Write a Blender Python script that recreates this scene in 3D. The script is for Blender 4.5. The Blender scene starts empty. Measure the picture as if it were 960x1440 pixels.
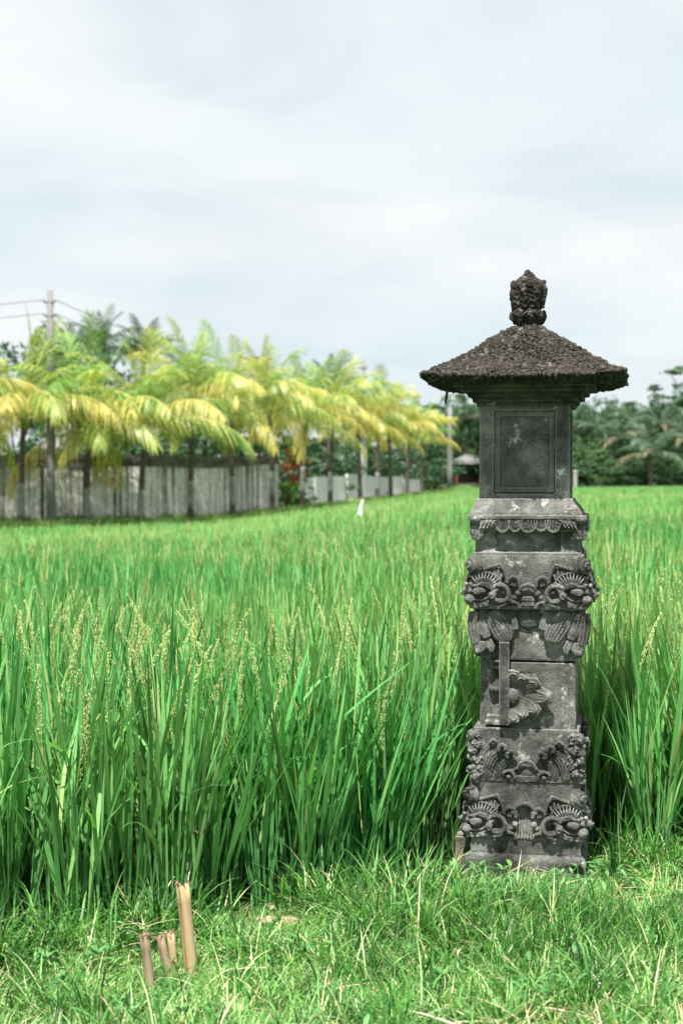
import bpy, bmesh, math, random
import numpy as np
from mathutils import Vector, Matrix, Euler, noise as mnoise

R = math.radians
random.seed(7)
SC = bpy.context.scene
COL = SC.collection

# ------------------------------------------------------------------ camera
FPX = 2000.0            # focal length in photograph pixels (960 x 1440)
EYE = 1.34
PITCH = math.atan(42 / FPX)
cam_d = bpy.data.cameras.new('camera')
cam = bpy.data.objects.new('camera', cam_d)
COL.objects.link(cam)
cam.location = (0, 0, EYE)
cam.rotation_euler = (R(90) - PITCH, 0, 0)
cam_d.sensor_fit = 'VERTICAL'
cam_d.sensor_height = 36.0
cam_d.sensor_width = 24.0
cam_d.lens = 50.0
cam_d.clip_end = 3000
cam_d.dof.use_dof = True
cam_d.dof.focus_distance = 4.78
cam_d.dof.aperture_fstop = 4.0
SC.camera = cam

# ------------------------------------------------------------------ light
SUN_EL, SUN_AZ = 66.0, 195.0      # azimuth clockwise from +Y: from behind-left of the camera
w = bpy.data.worlds.new('World')
SC.world = w
w.use_nodes = True
nt = w.node_tree
for n in list(nt.nodes):
    nt.nodes.remove(n)
N = nt.nodes.new
L = nt.links.new
sky = N('ShaderNodeTexSky'); sky.sky_type = 'NISHITA'; sky.sun_disc = False
sky.sun_elevation = R(SUN_EL); sky.sun_rotation = R(SUN_AZ)
sky.air_density = 1.0; sky.dust_density = 0.6; sky.ozone_density = 1.0
geo = N('ShaderNodeTexCoord')
sep = N('ShaderNodeSeparateXYZ'); L(geo.outputs['Generated'], sep.inputs[0])
mx = N('ShaderNodeMath'); mx.operation = 'MAXIMUM'; L(sep.outputs['Z'], mx.inputs[0]); mx.inputs[1].default_value = 0.0
ad = N('ShaderNodeMath'); ad.operation = 'ADD'; L(mx.outputs[0], ad.inputs[0]); ad.inputs[1].default_value = 0.22
dx = N('ShaderNodeMath'); dx.operation = 'DIVIDE'; L(sep.outputs['X'], dx.inputs[0]); L(ad.outputs[0], dx.inputs[1])
dy = N('ShaderNodeMath'); dy.operation = 'DIVIDE'; L(sep.outputs['Y'], dy.inputs[0]); L(ad.outputs[0], dy.inputs[1])
cmb = N('ShaderNodeCombineXYZ'); L(dx.outputs[0], cmb.inputs[0]); L(dy.outputs[0], cmb.inputs[1])
mp = N('ShaderNodeMapping'); mp.inputs['Location'].default_value = (3.1, 1.35, 0.0); mp.inputs['Scale'].default_value = (.9, 1.15, 1); L(cmb.outputs[0], mp.inputs[0])
n1 = N('ShaderNodeTexNoise'); n1.inputs['Scale'].default_value = 1.5; n1.inputs['Detail'].default_value = 7
n1.inputs['Roughness'].default_value = 0.52; n1.inputs['Distortion'].default_value = 0.7
L(mp.outputs[0], n1.inputs['Vector'])
rp = N('ShaderNodeValToRGB'); rp.color_ramp.elements[0].position = 0.36; rp.color_ramp.elements[1].position = 0.58
rp.color_ramp.elements[0].color = (0.84, 0.84, 0.84, 1); rp.color_ramp.elements[1].color = (1, 1, 1, 1)
rp.color_ramp.interpolation = 'EASE'
L(n1.outputs['Fac'], rp.inputs[0])
n2 = N('ShaderNodeTexNoise'); n2.inputs['Scale'].default_value = 1.3; n2.inputs['Detail'].default_value = 5
L(mp.outputs[0], n2.inputs['Vector'])
cr2 = N('ShaderNodeValToRGB')
cr2.color_ramp.elements[0].position = 0.35; cr2.color_ramp.elements[1].position = 0.65
cr2.color_ramp.elements[0].color = (7.0, 8.0, 8.5, 1); cr2.color_ramp.elements[1].color = (8.7, 9.0, 9.05, 1)
L(n2.outputs['Fac'], cr2.inputs[0])
mixc = N('ShaderNodeMixRGB'); L(rp.outputs[0], mixc.inputs[0]); L(sky.outputs[0], mixc.inputs[1]); L(cr2.outputs[0], mixc.inputs[2])
bg = N('ShaderNodeBackground'); bg.inputs['Strength'].default_value = 0.055
L(mixc.outputs[0], bg.inputs[0])
wo = N('ShaderNodeOutputWorld'); L(bg.outputs[0], wo.inputs[0])

sun_d = bpy.data.lights.new('sun', 'SUN')
sun_d.energy = 5.0; sun_d.angle = R(0.8); sun_d.color = (1.0, 0.96, 0.88)
sun = bpy.data.objects.new('sun', sun_d); COL.objects.link(sun)
az, el = R(SUN_AZ), R(SUN_EL)
sdir = Vector((math.sin(az) * math.cos(el), math.cos(az) * math.cos(el), math.sin(el)))
sun.rotation_euler = sdir.to_track_quat('Z', 'Y').to_euler()
sun.location = (-6, -8, 20)

SC.view_settings.view_transform = 'Standard'
SC.view_settings.look = 'None'
SC.view_settings.gamma = 1.0
SC.view_settings.use_curve_mapping = False
SC.view_settings.exposure = 1.0
SC.render.engine = 'CYCLES'
SC.cycles.use_denoising = True
SC.cycles.max_bounces = 4
SC.cycles.use_adaptive_sampling = True
SC.cycles.adaptive_threshold = 0.02
SC.cycles.diffuse_bounces = 2
SC.cycles.glossy_bounces = 2
SC.cycles.transmission_bounces = 2
SC.cycles.transparent_max_bounces = 4
SC.cycles.sample_clamp_indirect = 6.0

# ------------------------------------------------------------------ helpers
def at(px, py, D):
    """photograph pixel + distance along Y -> world point"""
    a = (px - 480) / FPX; b = (720 - py) / FPX
    c, s = math.cos(PITCH), math.sin(PITCH)
    d = Vector((a, c + b * s, -s + b * c))
    return Vector((0, 0, EYE)) + d * (D / d.y)

def tag(o, label=None, cat=None, group=None, kind=None):
    if label: o['label'] = label
    if cat: o['category'] = cat
    if group: o['group'] = group
    if kind: o['kind'] = kind
    return o

def empty(name, loc, rz=0.0):
    o = bpy.data.objects.new(name, None); COL.objects.link(o)
    o.location = loc; o.rotation_euler = (0, 0, rz)
    o.empty_display_size = 0.1
    return o

class MB:
    def __init__(s):
        s.v = []; s.f = []; s.t = []; s.tint = None
    def add(s, verts, faces, tint=0.5):
        b = len(s.v)
        s.v += [tuple(p) for p in verts]
        s.f += [tuple(i + b for i in f) for f in faces]
        s.t += [tint] * len(verts)
    def box(s, x0, x1, y0, y1, z0, z1, tint=0.5):
        s.add([(x0,y0,z0),(x1,y0,z0),(x1,y1,z0),(x0,y1,z0),(x0,y0,z1),(x1,y0,z1),(x1,y1,z1),(x0,y1,z1)],
              [(0,3,2,1),(4,5,6,7),(0,1,5,4),(1,2,6,5),(2,3,7,6),(3,0,4,7)], tint)
    def tube(s, pts, rads, n=8, tint=0.5, flat=1.0, flat_axis=None):
        pts = [Vector(p) for p in pts]
        if not hasattr(rads, '__len__'): rads = [rads] * len(pts)
        ref = Vector((0, 1, 0)) if flat_axis is None else Vector(flat_axis)
        vs = []; fs = []
        for i, p in enumerate(pts):
            t = (pts[min(i + 1, len(pts) - 1)] - pts[max(i - 1, 0)])
            if t.length < 1e-9: t = Vector((0, 0, 1))
            t.normalize()
            a = ref - t * ref.dot(t)
            if a.length < 1e-3: a = Vector((1, 0, 0)) - t * t.x
            if a.length < 1e-3: a = Vector((0, 0, 1)) - t * t.z
            a.normalize(); b = t.cross(a)
            for k in range(n):
                an = 2 * math.pi * k / n
                vs.append(p + a * (math.cos(an) * rads[i] * flat) + b * (math.sin(an) * rads[i]))
        m = len(pts)
        for i in range(m - 1):
            for k in range(n):
                k2 = (k + 1) % n
                fs.append((i * n + k, i * n + k2, (i + 1) * n + k2, (i + 1) * n + k))
        fs.append(tuple(range(n - 1, -1, -1)))
        fs.append(tuple((m - 1) * n + k for k in range(n)))
        s.add(vs, fs, tint)
    def ell(s, c, r, nu=12, nv=8, rot=None, tint=0.5):
        c = Vector(c); vs = []; fs = []
        if not hasattr(r, '__len__'): r = (r, r, r)
        M = rot.to_matrix() if rot else Matrix.Identity(3)
        vs.append(c + M @ Vector((0, 0, -r[2])))
        for j in range(1, nv):
            th = -math.pi / 2 + math.pi * j / nv
            for i in range(nu):
                ph = 2 * math.pi * i / nu
                vs.append(c + M @ Vector((math.cos(th) * math.cos(ph) * r[0], math.cos(th) * math.sin(ph) * r[1], math.sin(th) * r[2])))
        vs.append(c + M @ Vector((0, 0, r[2])))
        for i in range(nu):
            fs.append((0, 1 + (i + 1) % nu, 1 + i))
        for j in range(nv - 2):
            for i in range(nu):
                a = 1 + j * nu + i; b = 1 + j * nu + (i + 1) % nu
                fs.append((a, b, b + nu, a + nu))
        top = len(vs) - 1
        for i in range(nu):
            fs.append((top, top - nu + i, top - nu + (i + 1) % nu))
        s.add(vs, fs, tint)
    def plate(s, xz, y0, y1):
        n = len(xz)
        s.add([(x, y0, z) for x, z in xz] + [(x, y1, z) for x, z in xz], [tuple(range(n)), tuple(range(2 * n - 1, n - 1, -1))] + [((k + 1) % n, k, n + k, n + (k + 1) % n) for k in range(n)])
    def rings(s, rings, tint=0.5):
        """closed stack of equal-length rings"""
        n = len(rings[0]); vs = []; fs = []
        for r_ in rings: vs += r_
        for i in range(len(rings) - 1):
            for k in range(n):
                k2 = (k + 1) % n
                fs.append((i * n + k, i * n + k2, (i + 1) * n + k2, (i + 1) * n + k))
        fs.append(tuple(range(n - 1, -1, -1)))
        fs.append(tuple((len(rings) - 1) * n + k for k in range(n)))
        s.add(vs, fs, tint)
    def mesh(s, name, mat, smooth=False):
        me = bpy.data.meshes.new(name)
        me.from_pydata(s.v, [], s.f)
        if mat: me.materials.append(mat)
        at_ = me.attributes.new('tint', 'FLOAT', 'POINT')
        at_.data.foreach_set('value', np.array(s.t, dtype=np.float32))
        if smooth:
            me.polygons.foreach_set('use_smooth', [True] * len(me.polygons))
        me.update()
        return me
    def build(s, name, mat, parent=None, smooth=False):
        o = bpy.data.objects.new(name, s.mesh(name, mat, smooth))
        COL.objects.link(o)
        if parent: o.parent = parent
        return o

def link(name, me, parent=None, loc=(0, 0, 0), rot=(0, 0, 0), scale=(1, 1, 1)):
    o = bpy.data.objects.new(name, me); COL.objects.link(o)
    o.location = loc; o.rotation_euler = rot; o.scale = scale
    if parent: o.parent = parent
    return o

# ------------------------------------------------------------------ materials
def newmat(name):
    m = bpy.data.materials.new(name); m.use_nodes = True
    nt = m.node_tree
    for n in list(nt.nodes): nt.nodes.remove(n)
    return m, nt, nt.nodes.new, nt.links.new

def ramp(N, stops):
    r = N('ShaderNodeValToRGB')
    e = r.color_ramp.elements
    while len(e) < len(stops): e.new(0.5)
    for k, (p, c) in enumerate(stops):
        e[k].position = p; e[k].color = (c[0], c[1], c[2], 1) if hasattr(c, '__len__') else (c, c, c, 1)
    return r

def leaf_mat(name, stops, trans=0.35, rough=0.45, spec=0.3, field=None, tcol=(1.15, 1.25, 0.6)):
    m, nt, N, L = newmat(name)
    a = N('ShaderNodeAttribute'); a.attribute_name = 'tint'
    oi = N('ShaderNodeObjectInfo')
    s = N('ShaderNodeMath'); s.operation = 'MULTIPLY_ADD'; L(oi.outputs['Random'], s.inputs[0]); s.inputs[1].default_value = 0.30; s.inputs[2].default_value = -0.15
    ad = N('ShaderNodeMath'); ad.operation = 'ADD'; L(a.outputs['Fac'], ad.inputs[0]); L(s.outputs[0], ad.inputs[1])
    src = ad.outputs[0]
    rp = ramp(N, stops); L(src, rp.inputs[0])
    col = rp.outputs[0]
    if field:
        g = N('ShaderNodeNewGeometry'); no = N('ShaderNodeTexNoise'); no.inputs['Scale'].default_value = field[0]; no.inputs['Detail'].default_value = 3
        mpn = N('ShaderNodeMapping'); mpn.inputs['Scale'].default_value = (0.45, 1, 0.0); L(g.outputs['Position'], mpn.inputs[0]); L(mpn.outputs[0], no.inputs['Vector'])
        fr = ramp(N, [(0.45, 0.0), (0.68, field[2])]); L(no.outputs['Fac'], fr.inputs[0])
        mi = N('ShaderNodeMixRGB'); L(fr.outputs[0], mi.inputs[0]); L(col, mi.inputs[1]); mi.inputs[2].default_value = (*field[1], 1)
        col = mi.outputs[0]
    p = N('ShaderNodeBsdfPrincipled'); L(col, p.inputs['Base Color']); p.inputs['Roughness'].default_value = rough
    p.inputs['Specular IOR Level'].default_value = spec
    t = N('ShaderNodeBsdfTranslucent')
    mu = N('ShaderNodeMixRGB'); mu.blend_type = 'MULTIPLY'; mu.inputs[0].default_value = 1; L(col, mu.inputs[1]); mu.inputs[2].default_value = (*tcol, 1)
    L(mu.outputs[0], t.inputs['Color'])
    mx = N('ShaderNodeMixShader'); mx.inputs[0].default_value = trans; L(p.outputs[0], mx.inputs[1]); L(t.outputs[0], mx.inputs[2])
    o = N('ShaderNodeOutputMaterial'); L(mx.outputs[0], o.inputs[0])
    return m

def rough_mat(name, stops, scale=8, detail=6, rough=0.9, bump=0.3, bscale=60, stretch=(1, 1, 1), spec=0.2, bdist=0.01):
    m, nt, N, L = newmat(name)
    tc = N('ShaderNodeTexCoord'); mp = N('ShaderNodeMapping'); mp.inputs['Scale'].default_value = stretch; L(tc.outputs['Object'], mp.inputs[0])
    n1 = N('ShaderNodeTexNoise'); n1.inputs['Scale'].default_value = scale; n1.inputs['Detail'].default_value = detail; n1.inputs['Roughness'].default_value = 0.62
    L(mp.outputs[0], n1.inputs['Vector'])
    rp = ramp(N, stops); L(n1.outputs['Fac'], rp.inputs[0])
    p = N('ShaderNodeBsdfPrincipled'); L(rp.outputs[0], p.inputs['Base Color']); p.inputs['Roughness'].default_value = rough
    p.inputs['Specular IOR Level'].default_value = spec
    n2 = N('ShaderNodeTexNoise'); n2.inputs['Scale'].default_value = bscale; n2.inputs['Detail'].default_value = 4
    L(mp.outputs[0], n2.inputs['Vector'])
    b = N('ShaderNodeBump'); b.inputs['Strength'].default_value = bump; b.inputs['Distance'].default_value = bdist
    L(n2.outputs['Fac'], b.inputs['Height']); L(b.outputs[0], p.inputs['Normal'])
    o = N('ShaderNodeOutputMaterial'); L(p.outputs[0], o.inputs[0])
    return m

def stone_mat(name, base, patch, light, speck, lichen_amt=0.62, moss=None, lsc=21):
    """weathered volcanic stone: blotched base, pale lichen patches, fine pale and dark grains, pits"""
    m, nt, N, L = newmat(name)
    tc = N('ShaderNodeTexCoord')
    def noi(sc, det=5, ro=0.6):
        n = N('ShaderNodeTexNoise'); n.inputs['Scale'].default_value = sc; n.inputs['Detail'].default_value = det; n.inputs['Roughness'].default_value = ro
        L(tc.outputs['Object'], n.inputs['Vector']); return n
    a = noi(9, 7, .65); r0 = ramp(N, [(0.32, base), (0.5, patch), (0.68, light)]); L(a.outputs['Fac'], r0.inputs[0])
    b = noi(lsc, 8, .7); rb = ramp(N, [(lichen_amt, 0.0), (lichen_amt + .07, 0.75)]); L(b.outputs['Fac'], rb.inputs[0])
    m1 = N('ShaderNodeMixRGB'); L(rb.outputs[0], m1.inputs[0]); L(r0.outputs[0], m1.inputs[1]); m1.inputs[2].default_value = (*speck, 1)
    g = noi(330, 2, .6); rg = ramp(N, [(0.33, 0.35), (0.5, 1.0), (0.66, 1.0), (0.74, 2.6)]); L(g.outputs['Fac'], rg.inputs[0])
    m2 = N('ShaderNodeMixRGB'); m2.blend_type = 'MULTIPLY'; m2.inputs[0].default_value = 1; L(m1.outputs[0], m2.inputs[1]); L(rg.outputs[0], m2.inputs[2])
    d_ = noi(4.2, 6, .7); rd = ramp(N, [(0.36, (.42, .42, .42)), (0.48, (.92, .91, .89)), (0.58, (1.2, 1.2, 1.2)), (0.68, (1.8, 1.8, 1.75))]); L(d_.outputs['Fac'], rd.inputs[0])      # broad damp and bleached stains
    m4 = N('ShaderNodeMixRGB'); m4.blend_type = 'MULTIPLY'; m4.inputs[0].default_value = 1; L(m2.outputs[0], m4.inputs[1]); L(rd.outputs[0], m4.inputs[2])
    col = m4.outputs[0]
    if moss:
        c = noi(5, 6, .6); rc = ramp(N, [(0.50, 0.0), (0.68, 0.8)]); L(c.outputs['Fac'], rc.inputs[0])
        m3 = N('ShaderNodeMixRGB'); L(rc.outputs[0], m3.inputs[0]); L(col, m3.inputs[1]); m3.inputs[2].default_value = (*moss, 1); col = m3.outputs[0]
    gp = N('ShaderNodeNewGeometry'); rw = ramp(N, [(0.515, 0.0), (0.58, 0.65)]); L(gp.outputs['Pointiness'], rw.inputs[0])      # rubbed, lichen-pale edges, plus lit-edge contrast put into the colour
    mw = N('ShaderNodeMixRGB'); L(rw.outputs[0], mw.inputs[0]); L(col, mw.inputs[1]); mw.inputs[2].default_value = (*[c * 1.55 for c in light], 1); col = mw.outputs[0]
    p = N('ShaderNodeBsdfPrincipled'); L(col, p.inputs['Base Color']); p.inputs['Roughness'].default_value = 0.92
    p.inputs['Specular IOR Level'].default_value = 0.15
    h1 = noi(160, 6, .75)
    v = N('ShaderNodeTexVoronoi'); v.inputs['Scale'].default_value = 240; L(tc.outputs['Object'], v.inputs['Vector'])
    hm = N('ShaderNodeMath'); hm.operation = 'MULTIPLY_ADD'; L(v.outputs['Distance'], hm.inputs[0]); hm.inputs[1].default_value = 0.4; L(h1.outputs['Fac'], hm.inputs[2])
    bp = N('ShaderNodeBump'); bp.inputs['Strength'].default_value = 0.75; bp.inputs['Distance'].default_value = 0.004
    L(hm.outputs[0], bp.inputs['Height']); L(bp.outputs[0], p.inputs['Normal'])
    o = N('ShaderNodeOutputMaterial'); L(p.outputs[0], o.inputs[0])
    return m

M = {}
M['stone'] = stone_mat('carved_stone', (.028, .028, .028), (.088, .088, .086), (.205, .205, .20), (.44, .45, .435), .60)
M['stone_lit'] = stone_mat('block_stone', (.062, .062, .060), (.132, .131, .126), (.225, .224, .216), (.46, .47, .455), .575)  # brighter stone copy for the sunlit lower blocks, sunlight put into its tone
M['stone_dark'] = stone_mat('cella_stone', (.060, .063, .066), (.130, .134, .136), (.25, .252, .25), (.52, .53, .51), .575, moss=(.125, .12, .105), lsc=12)
M['roof'] = stone_mat('roof_stone', (.010, .009, .008), (.028, .024, .021), (.058, .051, .045), (.32, .29, .26), .575)
M['cornice'] = stone_mat('cornice_stone', (.024, .026, .024), (.055, .058, .052), (.12, .122, .114), (.26, .27, .25), .62)
M['cream'] = stone_mat('cream_stone', (.20, .18, .13), (.32, .29, .22), (.42, .39, .31), (.5, .48, .42), .62)
M['rice'] = leaf_mat('rice_leaf', [(0.0, (.016, .11, .028)), (0.35, (.058, .29, .072)), (0.65, (.135, .46, .130)), (0.88, (.32, .54, .20)), (1.0, (.52, .46, .20))],
                     trans=0.34, rough=0.5, spec=0.22, field=(0.22, (.40, .50, .19), 0.6))
M['panicle'] = leaf_mat('rice_panicle', [(0.0, (.22, .38, .09)), (0.5, (.52, .60, .22)), (1.0, (.76, .78, .46))], trans=0.2, rough=0.7, spec=0.2)
M['grass'] = leaf_mat('bank_grass', [(0.0, (.016, .07, .014)), (0.3, (.075, .25, .045)), (0.65, (.26, .51, .14)), (0.88, (.60, .72, .38)), (1.0, (.74, .65, .42))],
                      trans=0.38, rough=0.45, spec=0.35)
M['weed'] = leaf_mat('weed_leaf', [(0.0, (.07, .22, .06)), (1.0, (.20, .42, .16))], trans=0.3, rough=0.45)
M['straw'] = leaf_mat('dry_straw', [(0.0, (.30, .20, .10)), (0.6, (.50, .40, .24)), (1.0, (.68, .60, .44))], trans=0.15, rough=0.7, tcol=(1, 1, 1))
M['frond_yellow'] = leaf_mat('yellow_frond', [(0.0, (.26, .34, .06)), (0.35, (.52, .52, .11)), (0.65, (.72, .62, .16)), (1.0, (.84, .74, .38))], trans=0.42, rough=0.38, spec=0.5, tcol=(1.1, 1.0, .5))
M['frond_mid'] = leaf_mat('yellow_green_frond', [(0.0, (.09, .22, .04)), (0.4, (.28, .44, .09)), (0.7, (.56, .60, .17)), (1.0, (.78, .70, .34))], trans=0.42, rough=0.38, spec=0.5, tcol=(1.1, 1.1, .5))
M['frond_green'] = leaf_mat('green_frond', [(0.0, (.09, .21, .05)), (0.5, (.21, .39, .09)), (1.0, (.42, .55, .20))], trans=0.38, rough=0.45, spec=0.35)
M['frond_dark'] = leaf_mat('dark_palm_frond', [(0.0, (.030, .070, .040)), (0.6, (.065, .13, .07)), (1.0, (.19, .25, .16))], trans=0.25, rough=0.5, spec=0.3)
M['frond_dry'] = leaf_mat('dried_frond', [(0.0, (.12, .11, .06)), (1.0, (.24, .23, .14))], trans=0.2, rough=0.7)
M['tree_dark'] = leaf_mat('dark_foliage', [(0.0, (.025, .065, .035)), (0.6, (.055, .125, .058)), (1.0, (.13, .22, .11))], trans=0.22, rough=0.5)  # lightened a little, distance haze put into the leaf colour
M['tree_mid'] = leaf_mat('mid_foliage', [(0.0, (.038, .09, .04)), (0.6, (.085, .17, .068)), (1.0, (.18, .28, .12))], trans=0.25, rough=0.5)
M['bush'] = leaf_mat('bright_bush', [(0.0, (.05, .15, .03)), (1.0, (.14, .32, .06))], trans=0.3, rough=0.5)
M['red_leaf'] = leaf_mat('russet_leaf', [(0.0, (.18, .05, .03)), (0.5, (.34, .12, .05)), (1.0, (.45, .26, .08))], trans=0.3, rough=0.5)
M['trunk'] = rough_mat('palm_trunk', [(0.3, (.055, .045, .038)), (0.7, (.14, .12, .10))], scale=6, stretch=(1, 1, 4), bump=.5, bscale=30, bdist=.03)
M['trunk_pale'] = rough_mat('lichen_trunk', [(0.3, (.16, .16, .165)), (0.7, (.30, .30, .30))], scale=8, stretch=(1, 1, 3), bump=.4, bscale=30, bdist=.02)
M['wood'] = rough_mat('tree_bark', [(0.3, (.05, .04, .03)), (0.7, (.12, .10, .08))], scale=6, stretch=(1, 1, .3))
M['mud'] = rough_mat('field_mud', [(0.3, (.025, .030, .014)), (0.7, (.06, .055, .03))], scale=3, bump=.5, bscale=20, bdist=.03)
M['lane'] = rough_mat('lane_concrete', [(0.3, (.30, .28, .25)), (0.7, (.46, .44, .40))], scale=1.5, bump=.2, bscale=30)
M['white_wall'] = rough_mat('white_render', [(0.25, (.62, .63, .62)), (0.5, (.76, .77, .76)), (0.8, (.82, .83, .82))], scale=1.2, stretch=(1.5, 1.5, .5), bump=.1)
M['pole'] = rough_mat('pole_concrete', [(0.3, (.17, .17, .175)), (0.7, (.26, .26, .255))], scale=3, stretch=(1, 1, .4), bump=.1)
M['wire'] = rough_mat('cable_rubber', [(0.3, (.05, .05, .055)), (0.7, (.09, .09, .09))], scale=5)
M['bamboo'] = rough_mat('dry_bamboo', [(0.32, (.17, .11, .06)), (0.45, (.38, .28, .15)), (0.7, (.52, .41, .25))], scale=11, stretch=(4, 4, .35), bump=.35, bscale=90, bdist=.004, rough=.65)
M['bamboo_old'] = rough_mat('grey_bamboo', [(0.34, (.09, .065, .045)), (0.48, (.25, .185, .125)), (0.7, (.40, .32, .23))], scale=11, stretch=(4, 4, .45), bump=.4, bscale=90, bdist=.004, rough=.75)
M['cloth'] = rough_mat('white_cloth', [(0.3, (.74, .75, .74)), (0.7, (.84, .85, .84))], scale=6, bump=.2, bscale=20)
M['tile'] = rough_mat('roof_tile', [(0.3, (.16, .12, .10)), (0.7, (.28, .23, .20))], scale=2, bump=.3, bscale=10)
M['brown_wood'] = rough_mat('brown_timber', [(0.3, (.10, .045, .025)), (0.7, (.20, .09, .05))], scale=4, stretch=(1, 1, .3))
M['grey_roof'] = rough_mat('grey_roofing', [(0.3, (.12, .115, .12)), (0.7, (.22, .205, .205))], scale=3)
M['brown_leaf'] = rough_mat('dead_leaf', [(0.3, (.12, .06, .025)), (0.7, (.32, .20, .09))], scale=40)
M['husk'] = rough_mat('pale_husk', [(0.35, (.20, .13, .08)), (0.65, (.55, .42, .32))], scale=40)
M['insect'] = rough_mat('insect_body', [(0.3, (.10, .07, .05)), (0.7, (.24, .18, .14))], scale=200)

# mould-streaked grey wall
def wall_mat():
    m, nt, N, L = newmat('mouldy_render')
    tc = N('ShaderNodeTexCoord'); g = N('ShaderNodeNewGeometry')
    mp = N('ShaderNodeMapping'); mp.inputs['Scale'].default_value = (3.6, 3.6, .13); L(g.outputs['Position'], mp.inputs[0])
    n = N('ShaderNodeTexNoise'); n.inputs['Scale'].default_value = 1.3; n.inputs['Detail'].default_value = 8; n.inputs['Roughness'].default_value = .68; L(mp.outputs[0], n.inputs['Vector'])
    r = ramp(N, [(0.35, (.04, .045, .04)), (0.40, (.30, .30, .28)), (0.455, (.62, .61, .58)), (0.7, (.76, .75, .72))]); L(n.outputs['Fac'], r.inputs[0])
    n2 = N('ShaderNodeTexNoise'); n2.inputs['Scale'].default_value = 5; n2.inputs['Detail'].default_value = 6; L(g.outputs['Position'], n2.inputs['Vector'])
    r2 = ramp(N, [(0.35, .65), (0.6, 1.0)]); L(n2.outputs['Fac'], r2.inputs[0])
    mp3 = N('ShaderNodeMapping'); mp3.inputs['Scale'].default_value = (5.2, 5.2, .07); L(g.outputs['Position'], mp3.inputs[0])
    n3 = N('ShaderNodeTexNoise'); n3.inputs['Scale'].default_value = 1.1; n3.inputs['Detail'].default_value = 3; L(mp3.outputs[0], n3.inputs['Vector'])
    r3 = ramp(N, [(0.36, .10), (0.42, 1.0)]); L(n3.outputs['Fac'], r3.inputs[0])
    mu3 = N('ShaderNodeMixRGB'); mu3.blend_type = 'MULTIPLY'; mu3.inputs[0].default_value = 1; L(r2.outputs[0], mu3.inputs[1]); L(r3.outputs[0], mu3.inputs[2]); r2 = mu3
    mu = N('ShaderNodeMixRGB'); mu.blend_type = 'MULTIPLY'; mu.inputs[0].default_value = 1; L(r.outputs[0], mu.inputs[1]); L(r2.outputs[0], mu.inputs[2])
    p = N('ShaderNodeBsdfPrincipled'); L(mu.outputs[0], p.inputs['Base Color']); p.inputs['Roughness'].default_value = .95
    b = N('ShaderNodeBump'); b.inputs['Strength'].default_value = .4; b.inputs['Distance'].default_value = .02; L(n2.outputs['Fac'], b.inputs['Height']); L(b.outputs[0], p.inputs['Normal'])
    o = N('ShaderNodeOutputMaterial'); L(p.outputs[0], o.inputs[0]); return m
M['wall'] = wall_mat()
M['wall_dark'] = rough_mat('dark_coping', [(0.3, (.06, .055, .05)), (0.7, (.19, .175, .16))], scale=2.5, stretch=(1, 1, 2), bump=.4, bscale=8, bdist=.03)

def ground_mat():
    m, nt, N, L = newmat('green_ground')
    g = N('ShaderNodeNewGeometry')
    n = N('ShaderNodeTexNoise'); n.inputs['Scale'].default_value = 2.2; n.inputs['Detail'].default_value = 8; L(g.outputs['Position'], n.inputs['Vector'])
    r = ramp(N, [(0.3, (.035, .05, .02)), (0.5, (.06, .11, .03)), (0.7, (.10, .17, .05))]); L(n.outputs['Fac'], r.inputs[0])
    p = N('ShaderNodeBsdfPrincipled'); L(r.outputs[0], p.inputs['Base Color']); p.inputs['Roughness'].default_value = .95
    b = N('ShaderNodeBump'); b.inputs['Distance'].default_value = .03; b.inputs['Strength'].default_value = .6; L(n.outputs['Fac'], b.inputs['Height']); L(b.outputs[0], p.inputs['Normal'])
    o = N('ShaderNodeOutputMaterial'); L(p.outputs[0], o.inputs[0]); return m
M['ground'] = ground_mat()

# ------------------------------------------------------------------ terrain
KP = [(-700, 36, -.35), (-300, 42, -.30), (0, 50, -.16), (200, 53, -.12), (300, 57, -.15), (400, 62, .13), (470, 70, .29), (560, 88, .50), (600, 96, .67), (650, 97, 1.0), (960, 92, 1.13), (1700, 90, 1.15)]
KR = np.array([(p - 480) / FPX for p, d, z in KP]); KD = np.array([d for p, d, z in KP]); KZ = np.array([z for p, d, z in KP])
EX = np.array([-6.0, -.93, -.17, .9, 6.0]); EY = np.array([3.5, 3.88, 4.36, 4.90, 5.4])      # edge of the grassy bank
RICE_H = 0.88
def bound(x, y):
    r = np.clip(x / np.maximum(y, .5), KR[0], KR[-1])
    return np.interp(r, KR, KD), np.interp(r, KR, KZ)
def ztop(x, y):
    yb, zb = bound(x, y)
    t = np.clip((y - 5) / (yb - 5), 0, 1)
    return .80 + (zb - .80) * t
def bank_edge(x):
    return np.interp(x, EX, EY)
def ground_z(x, y):
    x = np.asarray(x, float); y = np.asarray(y, float)
    yb, zb = bound(x, y)
    zf = ztop(x, y) - RICE_H
    e = bank_edge(x)
    bank = .012 * np.sin(x * 5.1 + 1.3 * y) + .012 * np.sin(y * 6.3 - x * 2.2)
    t = np.clip((y - e) / .22, 0, 1); t = t * t * (3 - 2 * t)
    z = bank * (1 - t) + zf * t
    t2 = np.clip((y - yb + .35) / .5, 0, 1)
    return z * (1 - t2) + (zb - .05) * t2

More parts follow.
